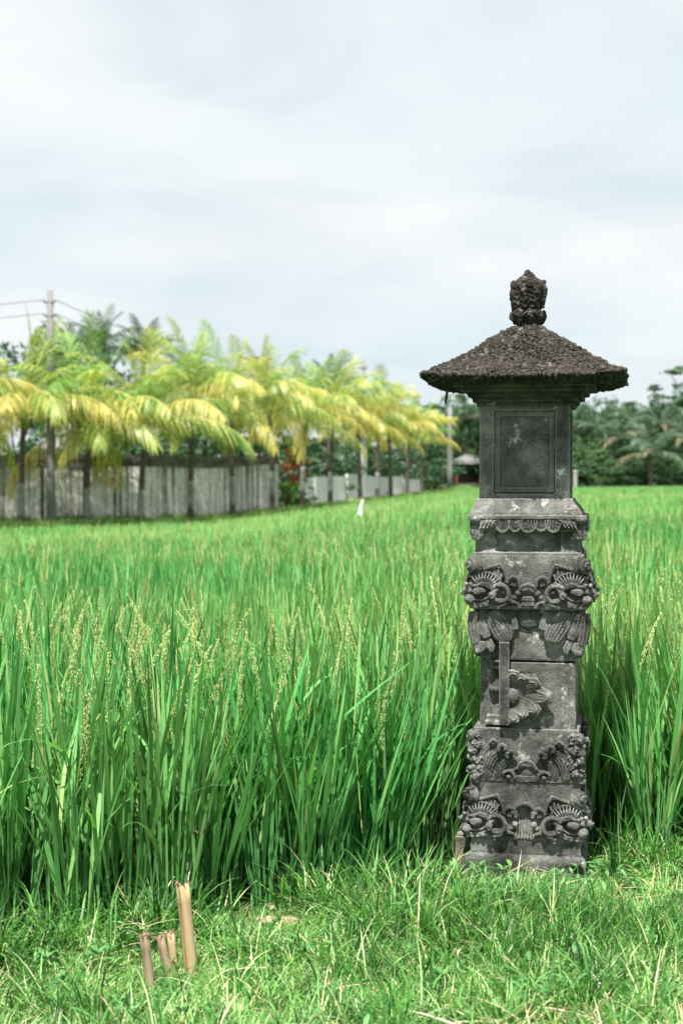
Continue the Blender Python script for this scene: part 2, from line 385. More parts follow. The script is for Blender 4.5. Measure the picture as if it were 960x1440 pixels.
gx = np.concatenate([np.linspace(-900, -60, 14), np.linspace(-55, -8, 40), np.linspace(-7, 7, 141), np.linspace(8, 55, 40), np.linspace(60, 900, 14)])
gy = np.concatenate([np.linspace(-300, -20, 8), np.linspace(-15, 2, 18), np.linspace(2.1, 6.5, 89), np.linspace(6.8, 40, 50), np.linspace(40.6, 110, 110), np.linspace(115, 1500, 22)])
GX, GY = np.meshgrid(gx, gy)
GZ = ground_z(GX, GY)
verts = np.stack([GX.ravel(), GY.ravel(), GZ.ravel()], 1)
nx, ny = len(gx), len(gy)
faces = [(j * nx + i, j * nx + i + 1, (j + 1) * nx + i + 1, (j + 1) * nx + i) for j in range(ny - 1) for i in range(nx - 1)]
me = bpy.data.meshes.new('ground'); me.from_pydata(verts.tolist(), [], faces)
me.materials.append(M['ground']); me.materials.append(M['mud'])
cx = (GX[:-1, :-1] + GX[1:, 1:]) / 2; cy = (GY[:-1, :-1] + GY[1:, 1:]) / 2
inf = ((cy > bank_edge(cx) + .05) & (cy < bound(cx, cy)[0] - .1)).ravel()
me.polygons.foreach_set('material_index', inf.astype(np.int32)); me.polygons.foreach_set('use_smooth', [True] * len(me.polygons))
g = bpy.data.objects.new('ground', me); COL.objects.link(g); tag(g, kind='structure')

# lane beside the field
def bpt(px, off):
    r = (px - 480) / FPX
    yb = float(np.interp(r, KR, KD)); zb = float(np.interp(r, KR, KZ))
    return Vector((r * (yb + off), yb + off, zb - .05))
lm = MB()
pxs = list(range(-260, 601, 20)); row = []
for p in pxs:
    for off, dz in ((.85, .07), (2.75, .07), (2.75, -.2), (.85, -.2)):
        q = bpt(p, off); row.append((q.x, q.y, q.z + dz))
fs = []
for i in range(len(pxs) - 1):
    for k in range(4):
        k2 = (k + 1) % 4
        fs.append((i * 4 + k, (i + 1) * 4 + k, (i + 1) * 4 + k2, i * 4 + k2))
lm.add(row, fs)
tag(lm.build('lane', M['lane']), kind='structure')

# ------------------------------------------------------------------ scatter tool (for grass and crop only)
def scatter(name, mats, variants, P, rot, scl, idx):
    """one object that plants the variant meshes on its points"""
    c = bpy.data.collections.new(name + '_variants')
    for k, me in enumerate(variants):
        o = bpy.data.objects.new('%s_v%03d' % (name, k), me); c.objects.link(o)
    me = bpy.data.meshes.new(name)
    me.from_pydata([tuple(p) for p in P], [], [])
    for nm, ty, key, dat in (('rot', 'FLOAT_VECTOR', 'vector', rot), ('scl', 'FLOAT_VECTOR', 'vector', scl), ('idx', 'INT', 'value', idx)):
        a = me.attributes.new(nm, ty, 'POINT')
        a.data.foreach_set(key, np.asarray(dat, dtype=np.int32 if ty == 'INT' else np.float32).ravel())
    for m in mats: me.materials.append(m)
    ng = bpy.data.node_groups.new(name + '_nodes', 'GeometryNodeTree')
    ng.interface.new_socket('Geometry', in_out='INPUT', socket_type='NodeSocketGeometry')
    ng.interface.new_socket('Geometry', in_out='OUTPUT', socket_type='NodeSocketGeometry')
    N = ng.nodes.new; L = ng.links.new
    gi = N('NodeGroupInput'); go = N('NodeGroupOutput')
    ci = N('GeometryNodeCollectionInfo'); ci.inputs['Collection'].default_value = c
    ci.inputs['Separate Children'].default_value = True; ci.inputs['Reset Children'].default_value = True
    ip = N('GeometryNodeInstanceOnPoints'); ip.inputs['Pick Instance'].default_value = True
    L(gi.outputs[0], ip.inputs['Points']); L(ci.outputs[0], ip.inputs['Instance'])
    for nm, dt, so in (('rot', 'FLOAT_VECTOR', 'Rotation'), ('scl', 'FLOAT_VECTOR', 'Scale'), ('idx', 'INT', 'Instance Index')):
        na = N('GeometryNodeInputNamedAttribute'); na.data_type = dt; na.inputs['Name'].default_value = nm
        L(na.outputs['Attribute'], ip.inputs[so])
    L(ip.outputs[0], go.inputs[0])
    o = bpy.data.objects.new(name, me); COL.objects.link(o)
    md = o.modifiers.new('scatter', 'NODES'); md.node_group = ng
    return o

def blade(mb, base, d, side, length, width, bend, bend_dir, segs=5, tint=.5, prof=None, kink=None):
    """one grass or rice leaf: a tapering ribbon curving towards bend_dir"""
    base = Vector(base); d = Vector(d).normalized(); side = Vector(side); side = (side - d * side.dot(d)).normalized()
    bd = Vector(bend_dir)
    vs = []; fs = []; p = base.copy(); step = length / segs; dd = d.copy()
    for i in range(segs + 1):
        t = i / segs
        wd = width * (.55 + 1.6 * t * (1 - t) + .05) * (1 - t ** 3) if prof is None else width * prof(t)
        if i == segs:
            vs.append(p.copy())
        else:
            s2 = (side - dd * side.dot(dd)).normalized()
            vs.append(p - s2 * wd * .5); vs.append(p + s2 * wd * .5)
        k = bend / segs * (.4 + 1.2 * t)
        if kink and i == kink[0]: k += kink[1]
        dd = (dd + bd * k).normalized()
        p = p + dd * step
    for i in range(segs - 1):
        fs.append((2 * i, 2 * i + 1, 2 * i + 3, 2 * i + 2))
    fs.append((2 * segs - 2, 2 * segs - 1, 2 * segs))
    mb.add(vs, fs, tint)

def rnd(a, b): return random.uniform(a, b)

# ------------------------------------------------------------------ rice
def rice_clump(nt, lw, segs, hscale=1.0, old=.10):
    mb = MB()
    for _ in range(nt):
        a = rnd(0, 6.28); rr = rnd(0, .055)
        b = Vector((math.cos(a) * rr, math.sin(a) * rr, 0))
        lean = rnd(.0, .24); la = a + rnd(-.7, .7)
        d = Vector((math.cos(la) * lean, math.sin(la) * lean, 1)).normalized()
        sh = rnd(.30, .50) * hscale
        mb.tube([b, b + d * sh], [.0045, .003], n=3, tint=rnd(.35, .6))
        for k in range(random.choice((3, 3, 4))):
            h = sh * rnd(.35, 1.0)
            p = b + d * h
            oa = rnd(0, 6.28)
            ld = d + Vector((math.cos(oa), math.sin(oa), 0)) * rnd(.03, .34)
            ln = rnd(.34, .56) * hscale
            tn = min(.88, max(0, random.gauss(.42, .23)))
            if random.random() < old: tn = rnd(.86, .99)
            drop = random.random() < .06
            blade(mb, p, ld, Vector((-math.sin(oa), math.cos(oa), rnd(-.2, .2))), ln, lw * rnd(.75, 1.2), rnd(.03, .24) if not drop else rnd(.8, 1.5),
                  Vector((math.cos(oa), math.sin(oa), -.9 if drop else -.15)), segs=segs, tint=tn,
                  kink=(2, rnd(.3, .9)) if random.random() < .05 else None)
    return mb

def panicle_mb(n, ln, size, curve, detail=True):
    mb = MB()
    pts = []; d = Vector((rnd(-.08, .08), rnd(-.08, .08), 1)).normalized(); p = Vector((0, 0, -.28))
    ca = rnd(0, 6.28); cd = Vector((math.cos(ca), math.sin(ca), -.5))
    K = 14
    for i in range(K + 1):
        pts.append(p.copy())
        if i >= 6: d = (d + cd * curve / 8).normalized()
        p = p + d * ((.28 + ln) / K)
    mb.tube(pts, [.0022 - .0012 * i / K for i in range(K + 1)], n=3, tint=.1)
    ax = [q for q in pts]
    seg0 = int(K * .28 / (.28 + ln))
    for i in range(n):
        t = rnd(0, 1)
        f = seg0 + t * (K - seg0) * .999
        k = int(f); q = ax[k].lerp(ax[min(k + 1, K)], f - k)
        tg = (ax[min(k + 1, K)] - ax[k]).normalized()
        rr = (.0062 * (1 - t) + .0028) * rnd(.2, 1.2); a = rnd(0, 6.28)
        u = tg.orthogonal().normalized(); v_ = tg.cross(u)
        o = u * math.cos(a) + v_ * math.sin(a)
        c = q + o * rr; dr = (tg + o * .35).normalized()
        L2 = size * rnd(.8, 1.2); w2 = L2 * .38
        s1 = dr.orthogonal().normalized(); s2 = dr.cross(s1)
        vs = [c - dr * L2 * .5, c + s1 * w2 * .5, c + s2 * w2 * .5, c - s1 * w2 * .5, c - s2 * w2 * .5, c + dr * L2 * .5]
        mb.add(vs, [(0, 2, 1), (0, 3, 2), (0, 4, 3), (0, 1, 4), (5, 1, 2), (5, 2, 3), (5, 3, 4), (5, 4, 1)], min(1, max(0, random.gauss(.50, .25))))
        if detail and random.random() < .07:      # white anthers hanging off the flowering spikelets
            e = c + o * rnd(.003, .007) + Vector((0, 0, rnd(-.004, .003))); z_ = .0016
            mb.add([e + Vector((z_, 0, 0)), e + Vector((-z_, z_, 0)), e + Vector((-z_, -z_, 0)), e + Vector((0, 0, z_ * 2.2))], [(0, 2, 1), (0, 1, 3), (1, 2, 3), (2, 0, 3)], 1.0)
    return mb

near_v = [rice_clump(14, .0142, 6, old=.03).mesh('rice_clump', M['rice']) for _ in range(14)]
mid_v = [rice_clump(10, .017, 4, old=.02).mesh('rice_clump', M['rice']) for _ in range(6)]
far_v = []
for _ in range(4):
    mb = MB()
    for k in range(26):
        a = rnd(0, 6.28); rr = rnd(0, .2); oa = rnd(0, 6.28)
        blade(mb, (math.cos(a) * rr, math.sin(a) * rr, rnd(.2, .45)), (math.cos(oa) * .15, math.sin(oa) * .15, 1), (-math.sin(oa), math.cos(oa), 0),
              rnd(.35, .5), .03, rnd(.05, .4), (math.cos(oa), math.sin(oa), -.2), segs=2, tint=min(.92, max(0, random.gauss(.68, .2))))
    far_v.append(mb.mesh('rice_clump', M['rice']))
pan_far = []
for _ in range(3):
    mb = panicle_mb(16, .16, .02, rnd(.1, .4), False); pan_far.append(mb.mesh('panicle', M['panicle']))
old_v = [rice_clump(10, .0135, 6, old=.28).mesh('rice_clump', M['rice']) for _ in range(4)]
ripe_v = []
for _ in range(3):
    mb = MB()
    for k in range(26):
        a = rnd(0, 6.28); rr = rnd(0, .2); oa = rnd(0, 6.28)
        blade(mb, (math.cos(a) * rr, math.sin(a) * rr, rnd(.2, .45)), (math.cos(oa) * .15, math.sin(oa) * .15, 1), (-math.sin(oa), math.cos(oa), 0),
              rnd(.35, .5), .03, rnd(.05, .4), (math.cos(oa), math.sin(oa), -.2), segs=2, tint=rnd(.6, .93))
    ripe_v.append(mb.mesh('rice_clump', M['rice']))
variants = near_v + mid_v + far_v + pan_far + old_v + ripe_v
rng = np.random.default_rng(5)
P, RT, SCL, ID = [], [], [], []
SHR = (.658, 5.006)
def in_shrine(x, y, m=.27): return (np.maximum(abs(x - SHR[0]), abs(y - SHR[1])) < m) | ((abs(x - SHR[0] + .05) < .36) & (y < SHR[1] + .05))
nv, mv, fv = len(near_v), len(mid_v), len(far_v)
def plant(y0, y1, sp, lo, hi, half):
    nyy = int((y1 - y0) / sp)
    for j in range(nyy):
        y = y0 + j * sp
        wx = y * half + .7
        n = int(2 * wx / sp)
        x = np.linspace(-wx, wx, n) + rng.uniform(-.28, .28, n) * sp
        yy = y + rng.uniform(-.28, .28, n) * sp
        ok = (yy > bank_edge(x) + .07) & (yy < bound(x, yy)[0] - .25) & ~in_shrine(x, yy)
        x, yy = x[ok], yy[ok]
        zt = ztop(x, yy)
        zz = zt - RICE_H
        near_e = np.clip((yy - bank_edge(x)) / .22, 0, 1)
        zz = np.maximum(zz, ground_z(x, yy) - .02)
        zz = zz - .16 * np.clip((yy - bound(x, yy)[0] + 5) / 4, 0, 1)
        for a, b, c in zip(x, yy, zz):
            s = rng.uniform(.9, 1.1)
            # slow swells of growth
            s *= 1 + .05 * math.sin(a * 1.7 + b * .9) + .03 * math.sin(a * .6 - b * 2.1)
            P.append((a, b, c)); RT.append((rng.uniform(-.05, .05), rng.uniform(-.05, .05), rng.uniform(0, 6.28)))
            SCL.append((1.05, 1.05, s)); i_ = int(rng.integers(lo, hi))
            if lo == 0 and b - float(bank_edge(a)) < .42 and rng.random() < .30: i_ = nv + mv + fv + 3 + int(rng.integers(0, 4))
            if lo == nv + mv and b < 56 and mnoise.noise(Vector((a * .09, b * .07, 7.7))) > -.12: i_ = nv + mv + fv + 7 + int(rng.integers(0, 3))
            ID.append(i_)
plant(3.6, 9.5, .165, 0, nv, .36)
plant(9.5, 24, .215, nv, nv + mv, .34)
plant(24, 98, .36, nv + mv, nv + mv + fv, .34)
# pale ears standing over the crop farther out
for k in range(8500):
    y = 7.0 + 60 * rng.random() ** 1.25
    x = rng.uniform(-.33, .33) * y
    if y > bound(x, y)[0] - .5: continue
    if mnoise.noise(Vector((x * .25, y * .12, 3.3))) < -.05: continue
    P.append((x, y, float(ztop(x, y)) - rng.uniform(.16, .28))); RT.append((rng.uniform(-.15, .15), rng.uniform(-.15, .15), rng.uniform(0, 6.28)))
    s = 1.0 + y * .012
    SCL.append((s, s, s)); ID.append(nv + mv + fv + int(rng.integers(0, 3)))
rice = scatter('rice_crop', [M['rice'], M['panicle']], variants, P, RT, SCL, ID)
tag(rice, 'green rice crop filling the paddy field behind the stone pillar', 'rice', kind='stuff')

# ripe-looking ears in the near rows, each its own piece
pan_near = [panicle_mb(190, rnd(.15, .24), .0088, rnd(.03, .55)).mesh('panicle', M['panicle']) for _ in range(9)]
prs = random.Random(11)
def ear(px, py, D, lean=None):
    q = at(px, py, D)
    o = link('panicle', prs.choice(pan_near), rice, q - Vector((0, 0, .17)),
             (prs.uniform(-.16, .16), prs.uniform(-.22, .22) if lean is None else lean, prs.uniform(0, 6.28)))
    s = prs.uniform(.85, 1.1); o.scale = (s, s, s)
def ear_at(x, y):
    z = float(ztop(x, y)) - RICE_H + prs.uniform(.80, .98) - (prs.uniform(.08, .40) if prs.random() < .6 else 0)
    o = link('panicle', prs.choice(pan_near), rice, (x, y, z - .17), (prs.uniform(-.14, .14), prs.uniform(-.14, .14), prs.uniform(0, 6.28)))
    s = prs.uniform(.85, 1.1); o.scale = (s, s, s)
cl = [(115, 6.0, 10), (60, 5.8, 7), (200, 5.5, 10), (160, 5.0, 7), (215, 4.75, 7), (245, 4.95, 6), (30, 5.2, 6), (320, 6.1, 7), (280, 5.6, 6), (420, 6.4, 6), (360, 5.2, 4), (470, 5.4, 5), (435, 5.8, 5),
      (525, 5.9, 5), (570, 6.3, 4), (610, 5.6, 6), (640, 6.0, 5), (850, 5.75, 8), (905, 5.55, 8), (945, 5.4, 9), (875, 6.2, 5), (930, 6.4, 5), (1000, 5.6, 6), (-60, 5.4, 5), (1060, 6.0, 4), (120, 4.5, 5), (215, 4.55, 5), (350, 4.75, 4), (480, 4.95, 4), (540, 5.0, 4), (700, 6.2, 3)]
for px, D, n in cl:
    for k in range(int(n * (2.6 if px < 300 else 2.0))):
        y = D + prs.gauss(0, .34); x = (px - 480) / FPX * D + prs.gauss(0, .10)
        if y < float(bank_edge(x)) + .12 or bool(in_shrine(x, y, .30)): continue
        ear_at(x, y)

# ------------------------------------------------------------------ bank grass
def tuft(n, l0, l1, wd, spread, bend, tmean, tsd, segs=4, straw=.06):
    mb = MB()
    for _ in range(n):
        a = rnd(0, 6.28); rr = rnd(0, spread)
        oa = rnd(0, 6.28); up = rnd(.25, 1.0)
        tn = min(.88, max(0, random.gauss(tmean, tsd)))
        if random.random() < straw: tn = rnd(.9, 1)
        blade(mb, (math.cos(a) * rr, math.sin(a) * rr, -.01), (math.cos(oa) * (1.1 - up), math.sin(oa) * (1.1 - up), up), (-math.sin(oa), math.cos(oa), rnd(-.3, .3)),
              rnd(l0, l1), wd * rnd(.6, 1.3), rnd(.3, bend), (math.cos(oa), math.sin(oa), -.8), segs=segs, tint=tn)
    return mb
short_v = [tuft(36, .035, .12, .0045, .055, 1.9, .54, .28, 5, .11).mesh('grass_tuft', M['grass']) for _ in range(9)]
long_v = [tuft(22, .12, .27, .0055, .04, 1.5, .27, .24, 6, .06).mesh('grass_tuft', M['grass']) for _ in range(8)]
weed_v = []
for _ in range(5):
    mb = MB()
    for k in range(random.choice((5, 6, 8))):
        oa = rnd(0, 6.28); up = rnd(.35, 1.0); h = rnd(.02, .07)
        b = Vector((rnd(-.02, .02), rnd(-.02, .02), h))
        blade(mb, b, (math.cos(oa), math.sin(oa), up), (-math.sin(oa), math.cos(oa), 0), rnd(.020, .045), rnd(.009, .016), rnd(.3, .9), (math.cos(oa), math.sin(oa), -.8),
              segs=5, tint=rnd(0, 1), prof=lambda t: max(.06, math.sin(math.pi * min(1, t * .92 + .06)) ** .8))
        mb.tube([(b.x, b.y, -.01), b], [.0014, .001], n=3, tint=.3)
    weed_v.append(mb.mesh('weed', M['weed']))
straw_v = []
for _ in range(4):
    mb = MB()
    for k in range(5):
        oa = rnd(0, 6.28)
        blade(mb, (rnd(-.04, .04), rnd(-.04, .04), rnd(.0, .035)), (math.cos(oa), math.sin(oa), rnd(0, .5)), (-math.sin(oa), math.cos(oa), rnd(-.4, .4)), rnd(.06, .2), rnd(.003, .007),
              rnd(.1, .8), (math.cos(oa + 1), math.sin(oa + 1), -.5), segs=4, tint=rnd(0, 1))
    straw_v.append(mb.mesh('straw', M['straw']))
GV = short_v + long_v + weed_v + straw_v
P, RT, SCL, ID = [], [], [], []
ns, nl, nw, nst = len(short_v), len(long_v), len(weed_v), len(straw_v)
STK = [(-.404, 3.82), (-.50, 3.72), (-.455, 3.78), (-.455, 3.86), (-.23, 4.22), (-.15, 4.20)]
def add_g(x, y, s, i, tilt=.15):
    st = min(abs(x - p_[0]) + abs(y - p_[1]) for p_ in STK)
    if st < .20: s *= .55 if i < ns else .30
    if abs(x - SHR[0]) < .36 and 4.36 < y < 4.95 and i < ns + nl: s *= .42 if i < ns else .32
    P.append((x, y, float(ground_z(x, y)))); RT.append((rng.uniform(-tilt, tilt), rng.uniform(-tilt, tilt), rng.uniform(0, 6.28))); SCL.append((s, s, s)); ID.append(i)
def plinth(x, y): return abs(x - SHR[0]) < .19 and abs(y - SHR[1]) < .21
for k in range(15500):
    x = rng.uniform(-2.1, 2.1); y = rng.uniform(2.7, 5.45)
    if y > float(bank_edge(x)) + .16 or plinth(x, y): continue
    # the lusher patch in front of the pillar
    lush = math.exp(-((x - .58) / .50) ** 2 - ((y - 4.12) / .26) ** 2)
    dry = mnoise.noise(Vector((x * 2.1, y * 2.6, 4.2)))
    u = rng.random()
    if u < .08 + .55 * lush: add_g(x, y, rng.uniform(.7, 1.0), ns + int(rng.integers(0, nl)))
    elif u > .96 - (.20 if dry > .28 else 0): add_g(x, y, rng.uniform(.7, 1.2), ns + nl + nw + int(rng.integers(0, nst)))
    elif u > .87 and lush < .6: add_g(x, y, rng.uniform(.7, 1.2), ns + nl + int(rng.integers(0, nw)))
    else: add_g(x, y, rng.uniform(.75, 1.25), int(rng.integers(0, ns)))
for k in range(170):      # long stems leaning over at the pillar's foot and along the crop edge
    x = rng.uniform(-1.6, 1.6); y = float(bank_edge(x)) + rng.uniform(-.12, .08)
    if plinth(x, y): continue
    add_g(x, y, rng.uniform(.9, 1.25), ns + int(rng.integers(0, nl)))
for k in range(9):
    add_g(SHR[0] + rng.uniform(-.27, .27), SHR[1] - rng.uniform(.23, .36), rng.uniform(.7, 1.05), ns + int(rng.integers(0, nl)))
# rough verge between the field and the lane
for k in range(2600):
    p_ = rng.uniform(-150, 660); q = bpt(p_, rng.uniform(-.2, .95)); s = rng.uniform(1.6, 3.0)
    P.append((q.x, q.y, q.z)); RT.append((0, 0, rng.uniform(0, 6.28))); SCL.append((s * 1.6, s * 1.6, s)); ID.append(int(rng.integers(0, ns)))
for k in range(900):
    p_ = rng.uniform(-200, 395); q = bpt(p_, rng.uniform(3.0, 3.3)); s = rng.uniform(1.0, 2.6)
    P.append((q.x, q.y, q.z)); RT.append((0, 0, rng.uniform(0, 6.28))); SCL.append((s * 1.5, s * 1.5, s)); ID.append(ns + int(rng.integers(0, nl)) if rng.random() < .3 else int(rng.integers(0, ns)))
for dx_, dy_ in ((.27, -.16), (.30, -.08), (.26, -.24), (-.28, -.2), (.34, -.14)):
    P.append((SHR[0] + dx_, SHR[1] + dy_, 0)); RT.append((rng.uniform(-.2, .2), rng.uniform(-.2, .2), rng.uniform(0, 6.28))); SCL.append((.8, .8, 1.5)); ID.append(ns + int(rng.integers(0, nl)))
tag(scatter('bank_grass', [M['grass'], M['weed'], M['straw']], GV, P, RT, SCL, ID), 'short tangled grass and weeds covering the bank in the foreground', 'grass', kind='stuff')

# ------------------------------------------------------------------ stone pillar shrine
TEX = {}
def tex(kind, size, depth=3):
    k = (kind, size)
    if k not in TEX:
        t = bpy.data.textures.new('%s_%g' % k, kind); t.noise_scale = size
        if kind == 'CLOUDS': t.noise_depth = depth
        TEX[k] = t
    return TEX[k]
def stone(name, mb, mat, parent, vox=.004, disp=((.006, .05), (.0022, .012)), vor=None):
    o = mb.build(name, mat, parent)
    r = o.modifiers.new('weld', 'REMESH'); r.mode = 'VOXEL'; r.voxel_size = vox; r.use_smooth_shade = True
    for k, (st, sz) in enumerate(disp):
        d = o.modifiers.new('wear', 'DISPLACE'); d.texture = tex('CLOUDS', sz); d.strength = st; d.mid_level = .5; d.texture_coords = 'LOCAL'
    if vor:
        d = o.modifiers.new('crust', 'DISPLACE'); d.texture = tex('VORONOI', vor[1]); d.strength = vor[0]; d.mid_level = .35; d.texture_coords = 'LOCAL'
    return o

shr = empty('stone_shrine', (SHR[0], SHR[1], 0), R(-11))
tag(shr, 'dark weathered stone pillar shrine with carved masks and a hipped cap at the field edge', 'shrine')
def sq(c, h, z, hy=None): 
    hy = h if hy is None else hy
    return [(c - h, -hy, z), (c + h, -hy, z), (c + h, hy, z), (c - h, hy, z)]
U = 1 / 416.0
K2 = .2396 * U

# plinth
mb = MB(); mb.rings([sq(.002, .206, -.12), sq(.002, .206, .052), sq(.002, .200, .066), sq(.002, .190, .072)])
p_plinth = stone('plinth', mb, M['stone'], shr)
mb = MB(); mb.box(-.183, .19, -.19, .19, .07, .123)
stone('base_neck', mb, M['stone'], shr)
mb = MB(); mb.box(-.247, -.195, -.10, .22, -.12, .10)
stone('side_stone', mb, M['cream'], shr)

def arcpts(f, cx, cy, rad, a0, a1, n, d=0.0, ry=None):
    ry = rad if ry is None else ry
    return [f(cx + rad * math.cos(R(a0 + (a1 - a0) * i / (n - 1))), cy - ry * math.sin(R(a0 + (a1 - a0) * i / (n - 1))), d) for i in range(n)]

def mask_parts(f):
    """carved half mask in zoomed photo units: list of (name, mesh builder)"""
    out = []
    k = K2
    m = MB()                                                       # snail scroll on the corner
    ax = (f(820, 490, .012) - f(780, 490, -.012)).normalized(); ax = Vector((ax.x, ax.y * .8, 0)).normalized()
    c = f(786, 490, .004)
    u_ = ax.cross(Vector((0, 0, 1)))
    m.ell(c, 47 * k, 16, 12)
    def ringp(dd, rr_): return [c + ax * dd + (u_ * math.cos(q * .4488) + Vector((0, 0, 1)) * math.sin(q * .4488)) * rr_ * k for q in range(15)]
    m.tube(ringp(-.006, 47), 13 * k, 8); m.tube(ringp(.014, 36), 11 * k, 8)
    m.tube([c + ax * .026 + (u_ * math.cos(q * .9) + Vector((0, 0, 1)) * math.sin(q * .9)) * (26 - q * 2.4) * k for q in range(10)], 7 * k, 6)
    out.append(('corner_scroll', m))
    m = MB()                                                       # pointed leaf behind the brow
    P5 = [(592, 600), (597, 560), (610, 520), (632, 482), (665, 492), (700, 503), (738, 514)]
    m.tube([f(x, y, .012) for x, y in P5], 12 * k, 6)
    m.ell(f(668, 548, .0), (64 * k, .010, 50 * k))
    for x0, y0, x1, y1 in ((640, 585, 622, 540), (652, 575, 645, 515), (672, 560, 668, 520), (694, 552, 700, 522)):
        m.tube([f(x0, y0, .010), f(x1, y1, .010)], [7 * k, 5 * k], 6)
    out.append(('leaf', m))
    m = MB()                                                       # ribbed brow
    for q in range(10):
        a = 158 - q * 12.5
        m.tube([f(728 + 46 * math.cos(R(a)), 628 - 36 * math.sin(R(a)), .024), f(728 + 76 * math.cos(R(a)), 622 - 62 * math.sin(R(a)), .028), f(728 + 102 * math.cos(R(a)), 618 - 88 * math.sin(R(a)), .014)], [3.5 * k, 5.5 * k, 5 * k], 6)
    m.tube(arcpts(f, 728, 626, 42, 165, 20, 9, .026, 34), 7 * k, 6); m.ell(f(728, 590, .002), (88 * k, .014, 56 * k)); m.tube(arcpts(f, 728, 618, 104, 165, 40, 12, .012, 90), 7 * k, 6)
    m.tube([f(x, y, .024) for x, y in ((672, 640), (690, 622), (715, 608), (745, 603), (780, 606), (812, 612))], 8 * k, 6)
    m.ell(f(806, 600, .022), 13 * k)
    out.append(('brow', m))
    m = MB(); m.ell(f(757, 642, .012), (42 * k, .026, 29 * k)); m.tube(arcpts(f, 768, 640, 15, 0, 360, 12, .036), 3.5 * k, 5)
    m.ell(f(768, 640, .034), 8 * k); out.append(('eye', m))
    m = MB()                                                       # nose scroll
    sp = []
    rr = []
    for q in range(22):
        a = 30 + q * 19.5; rad = 60 - q * 1.35
        sp.append(f(632 + rad * math.cos(R(a)), 658 - rad * math.sin(R(a)), .020 + .012 * math.sin(q / 21 * math.pi))); rr.append((17 - q * .3) * k)
    m.tube(sp, rr, 8)
    m.tube(arcpts(f, 632, 658, 34, 60, 300, 12, .012), 11 * k, 6)
    m.ell(f(678, 664, .030), 25 * k); m.tube(arcpts(f, 678, 664, 14, 0, 300, 9, .050), 4 * k, 5)
    out.append(('scroll', m))
    m = MB()                                                       # tusk, lip and teeth
    m.ell(f(814, 692, .008), (34 * k, .024, 33 * k)); m.ell(f(822, 690, .022), 17 * k)
    m.tube([f(x, y, .018) for x, y in ((698, 672), (722, 688), (750, 696), (790, 690), (815, 668))], 7 * k, 6)
    m.tube([f(x, y, .016) for x, y in ((700, 700), (740, 716), (790, 718))], 7 * k, 6)
    for x, y, r_ in ((716, 722, 20), (746, 730, 15), (778, 733, 15), (804, 732, 13)): m.ell(f(x, y, .012), r_ * k)
    out.append(('tusk', m))
    m = MB()                                                       # small curled leaf beside the arch
    m.tube([f(x, y, .014) for x, y in ((520, 612), (524, 580), (540, 560), (562, 556), (584, 568), (594, 590))], 15 * k, 7)
    for x0, y0, x1, y1 in ((552, 612, 545, 578), (566, 608, 564, 576), (580, 606, 582, 580)): m.tube([f(x0, y0, .012), f(x1, y1, .012)], 6 * k, 5)
    m.ell(f(528, 652, .012), 20 * k); m.ell(f(546, 676, .010), 16 * k)
    m.tube([f(x, y, .012) for x, y in ((520, 740), (530, 716), (552, 704), (580, 708), (604, 728), (640, 738))], 13 * k, 6)
    out.append(('leaf', m))
    return out

def side_rel(src, cu, parent):
    for an in (90, -90):
        side = MB()
        Rm = Matrix.Translation((cu, 0, 0)) @ Matrix.Rotation(R(an), 4, 'Z') @ Matrix.Translation((-cu, 0, 0))
        side.add([Rm @ Vector(v) for v in src.v], src.f)
        stone('side_relief', side, M['stone'], parent, vox=.004, disp=((.005, .02),))
def lobe(m, f, pts, rads, d0, d1, k, nr=4, flat=.34, rib=4.0, tipr=None):
    """broad curved leaf with raised parallel ribs"""
    n = 9; cs = []
    for i in range(n):
        t = i / (n - 1) * (len(pts) - 1); j = min(int(t), len(pts) - 2); u = t - j
        p0 = pts[max(j - 1, 0)]; p1 = pts[j]; p2 = pts[j + 1]; p3 = pts[min(j + 2, len(pts) - 1)]
        g = [.5 * (2 * p1[q] + (p2[q] - p0[q]) * u + (2 * p0[q] - 5 * p1[q] + 4 * p2[q] - p3[q]) * u * u + (3 * p1[q] - p0[q] - 3 * p2[q] + p3[q]) * u ** 3) for q in (0, 1)]
        cs.append((g[0], g[1], rads[j] * (1 - u) + rads[j + 1] * u, d0 + (d1 - d0) * i / (n - 1)))
    m.tube([f(x, y, d) for x, y, r_, d in cs], [r_ * k for x, y, r_, d in cs], 12, flat=flat)
    for q in range(nr):
        o = (q + .5) / nr * 2 - 1; o *= .88; rp = []
        for i, (x, y, r_, d) in enumerate(cs):
            x2, y2 = cs[min(i + 1, n - 1)][:2]; x1, y1 = cs[max(i - 1, 0)][:2]; L_ = math.hypot(x2 - x1, y2 - y1) or 1
            nx_, ny_ = -(y2 - y1) / L_, (x2 - x1) / L_
            rp.append(f(x + nx_ * o * r_, y + ny_ * o * r_, d + r_ * k * flat * math.sqrt(max(0, 1 - o * o)) + .0005))
        m.tube(rp, [rib * k * (1 if i < n - 1 else .6) for i in range(n)], 5)
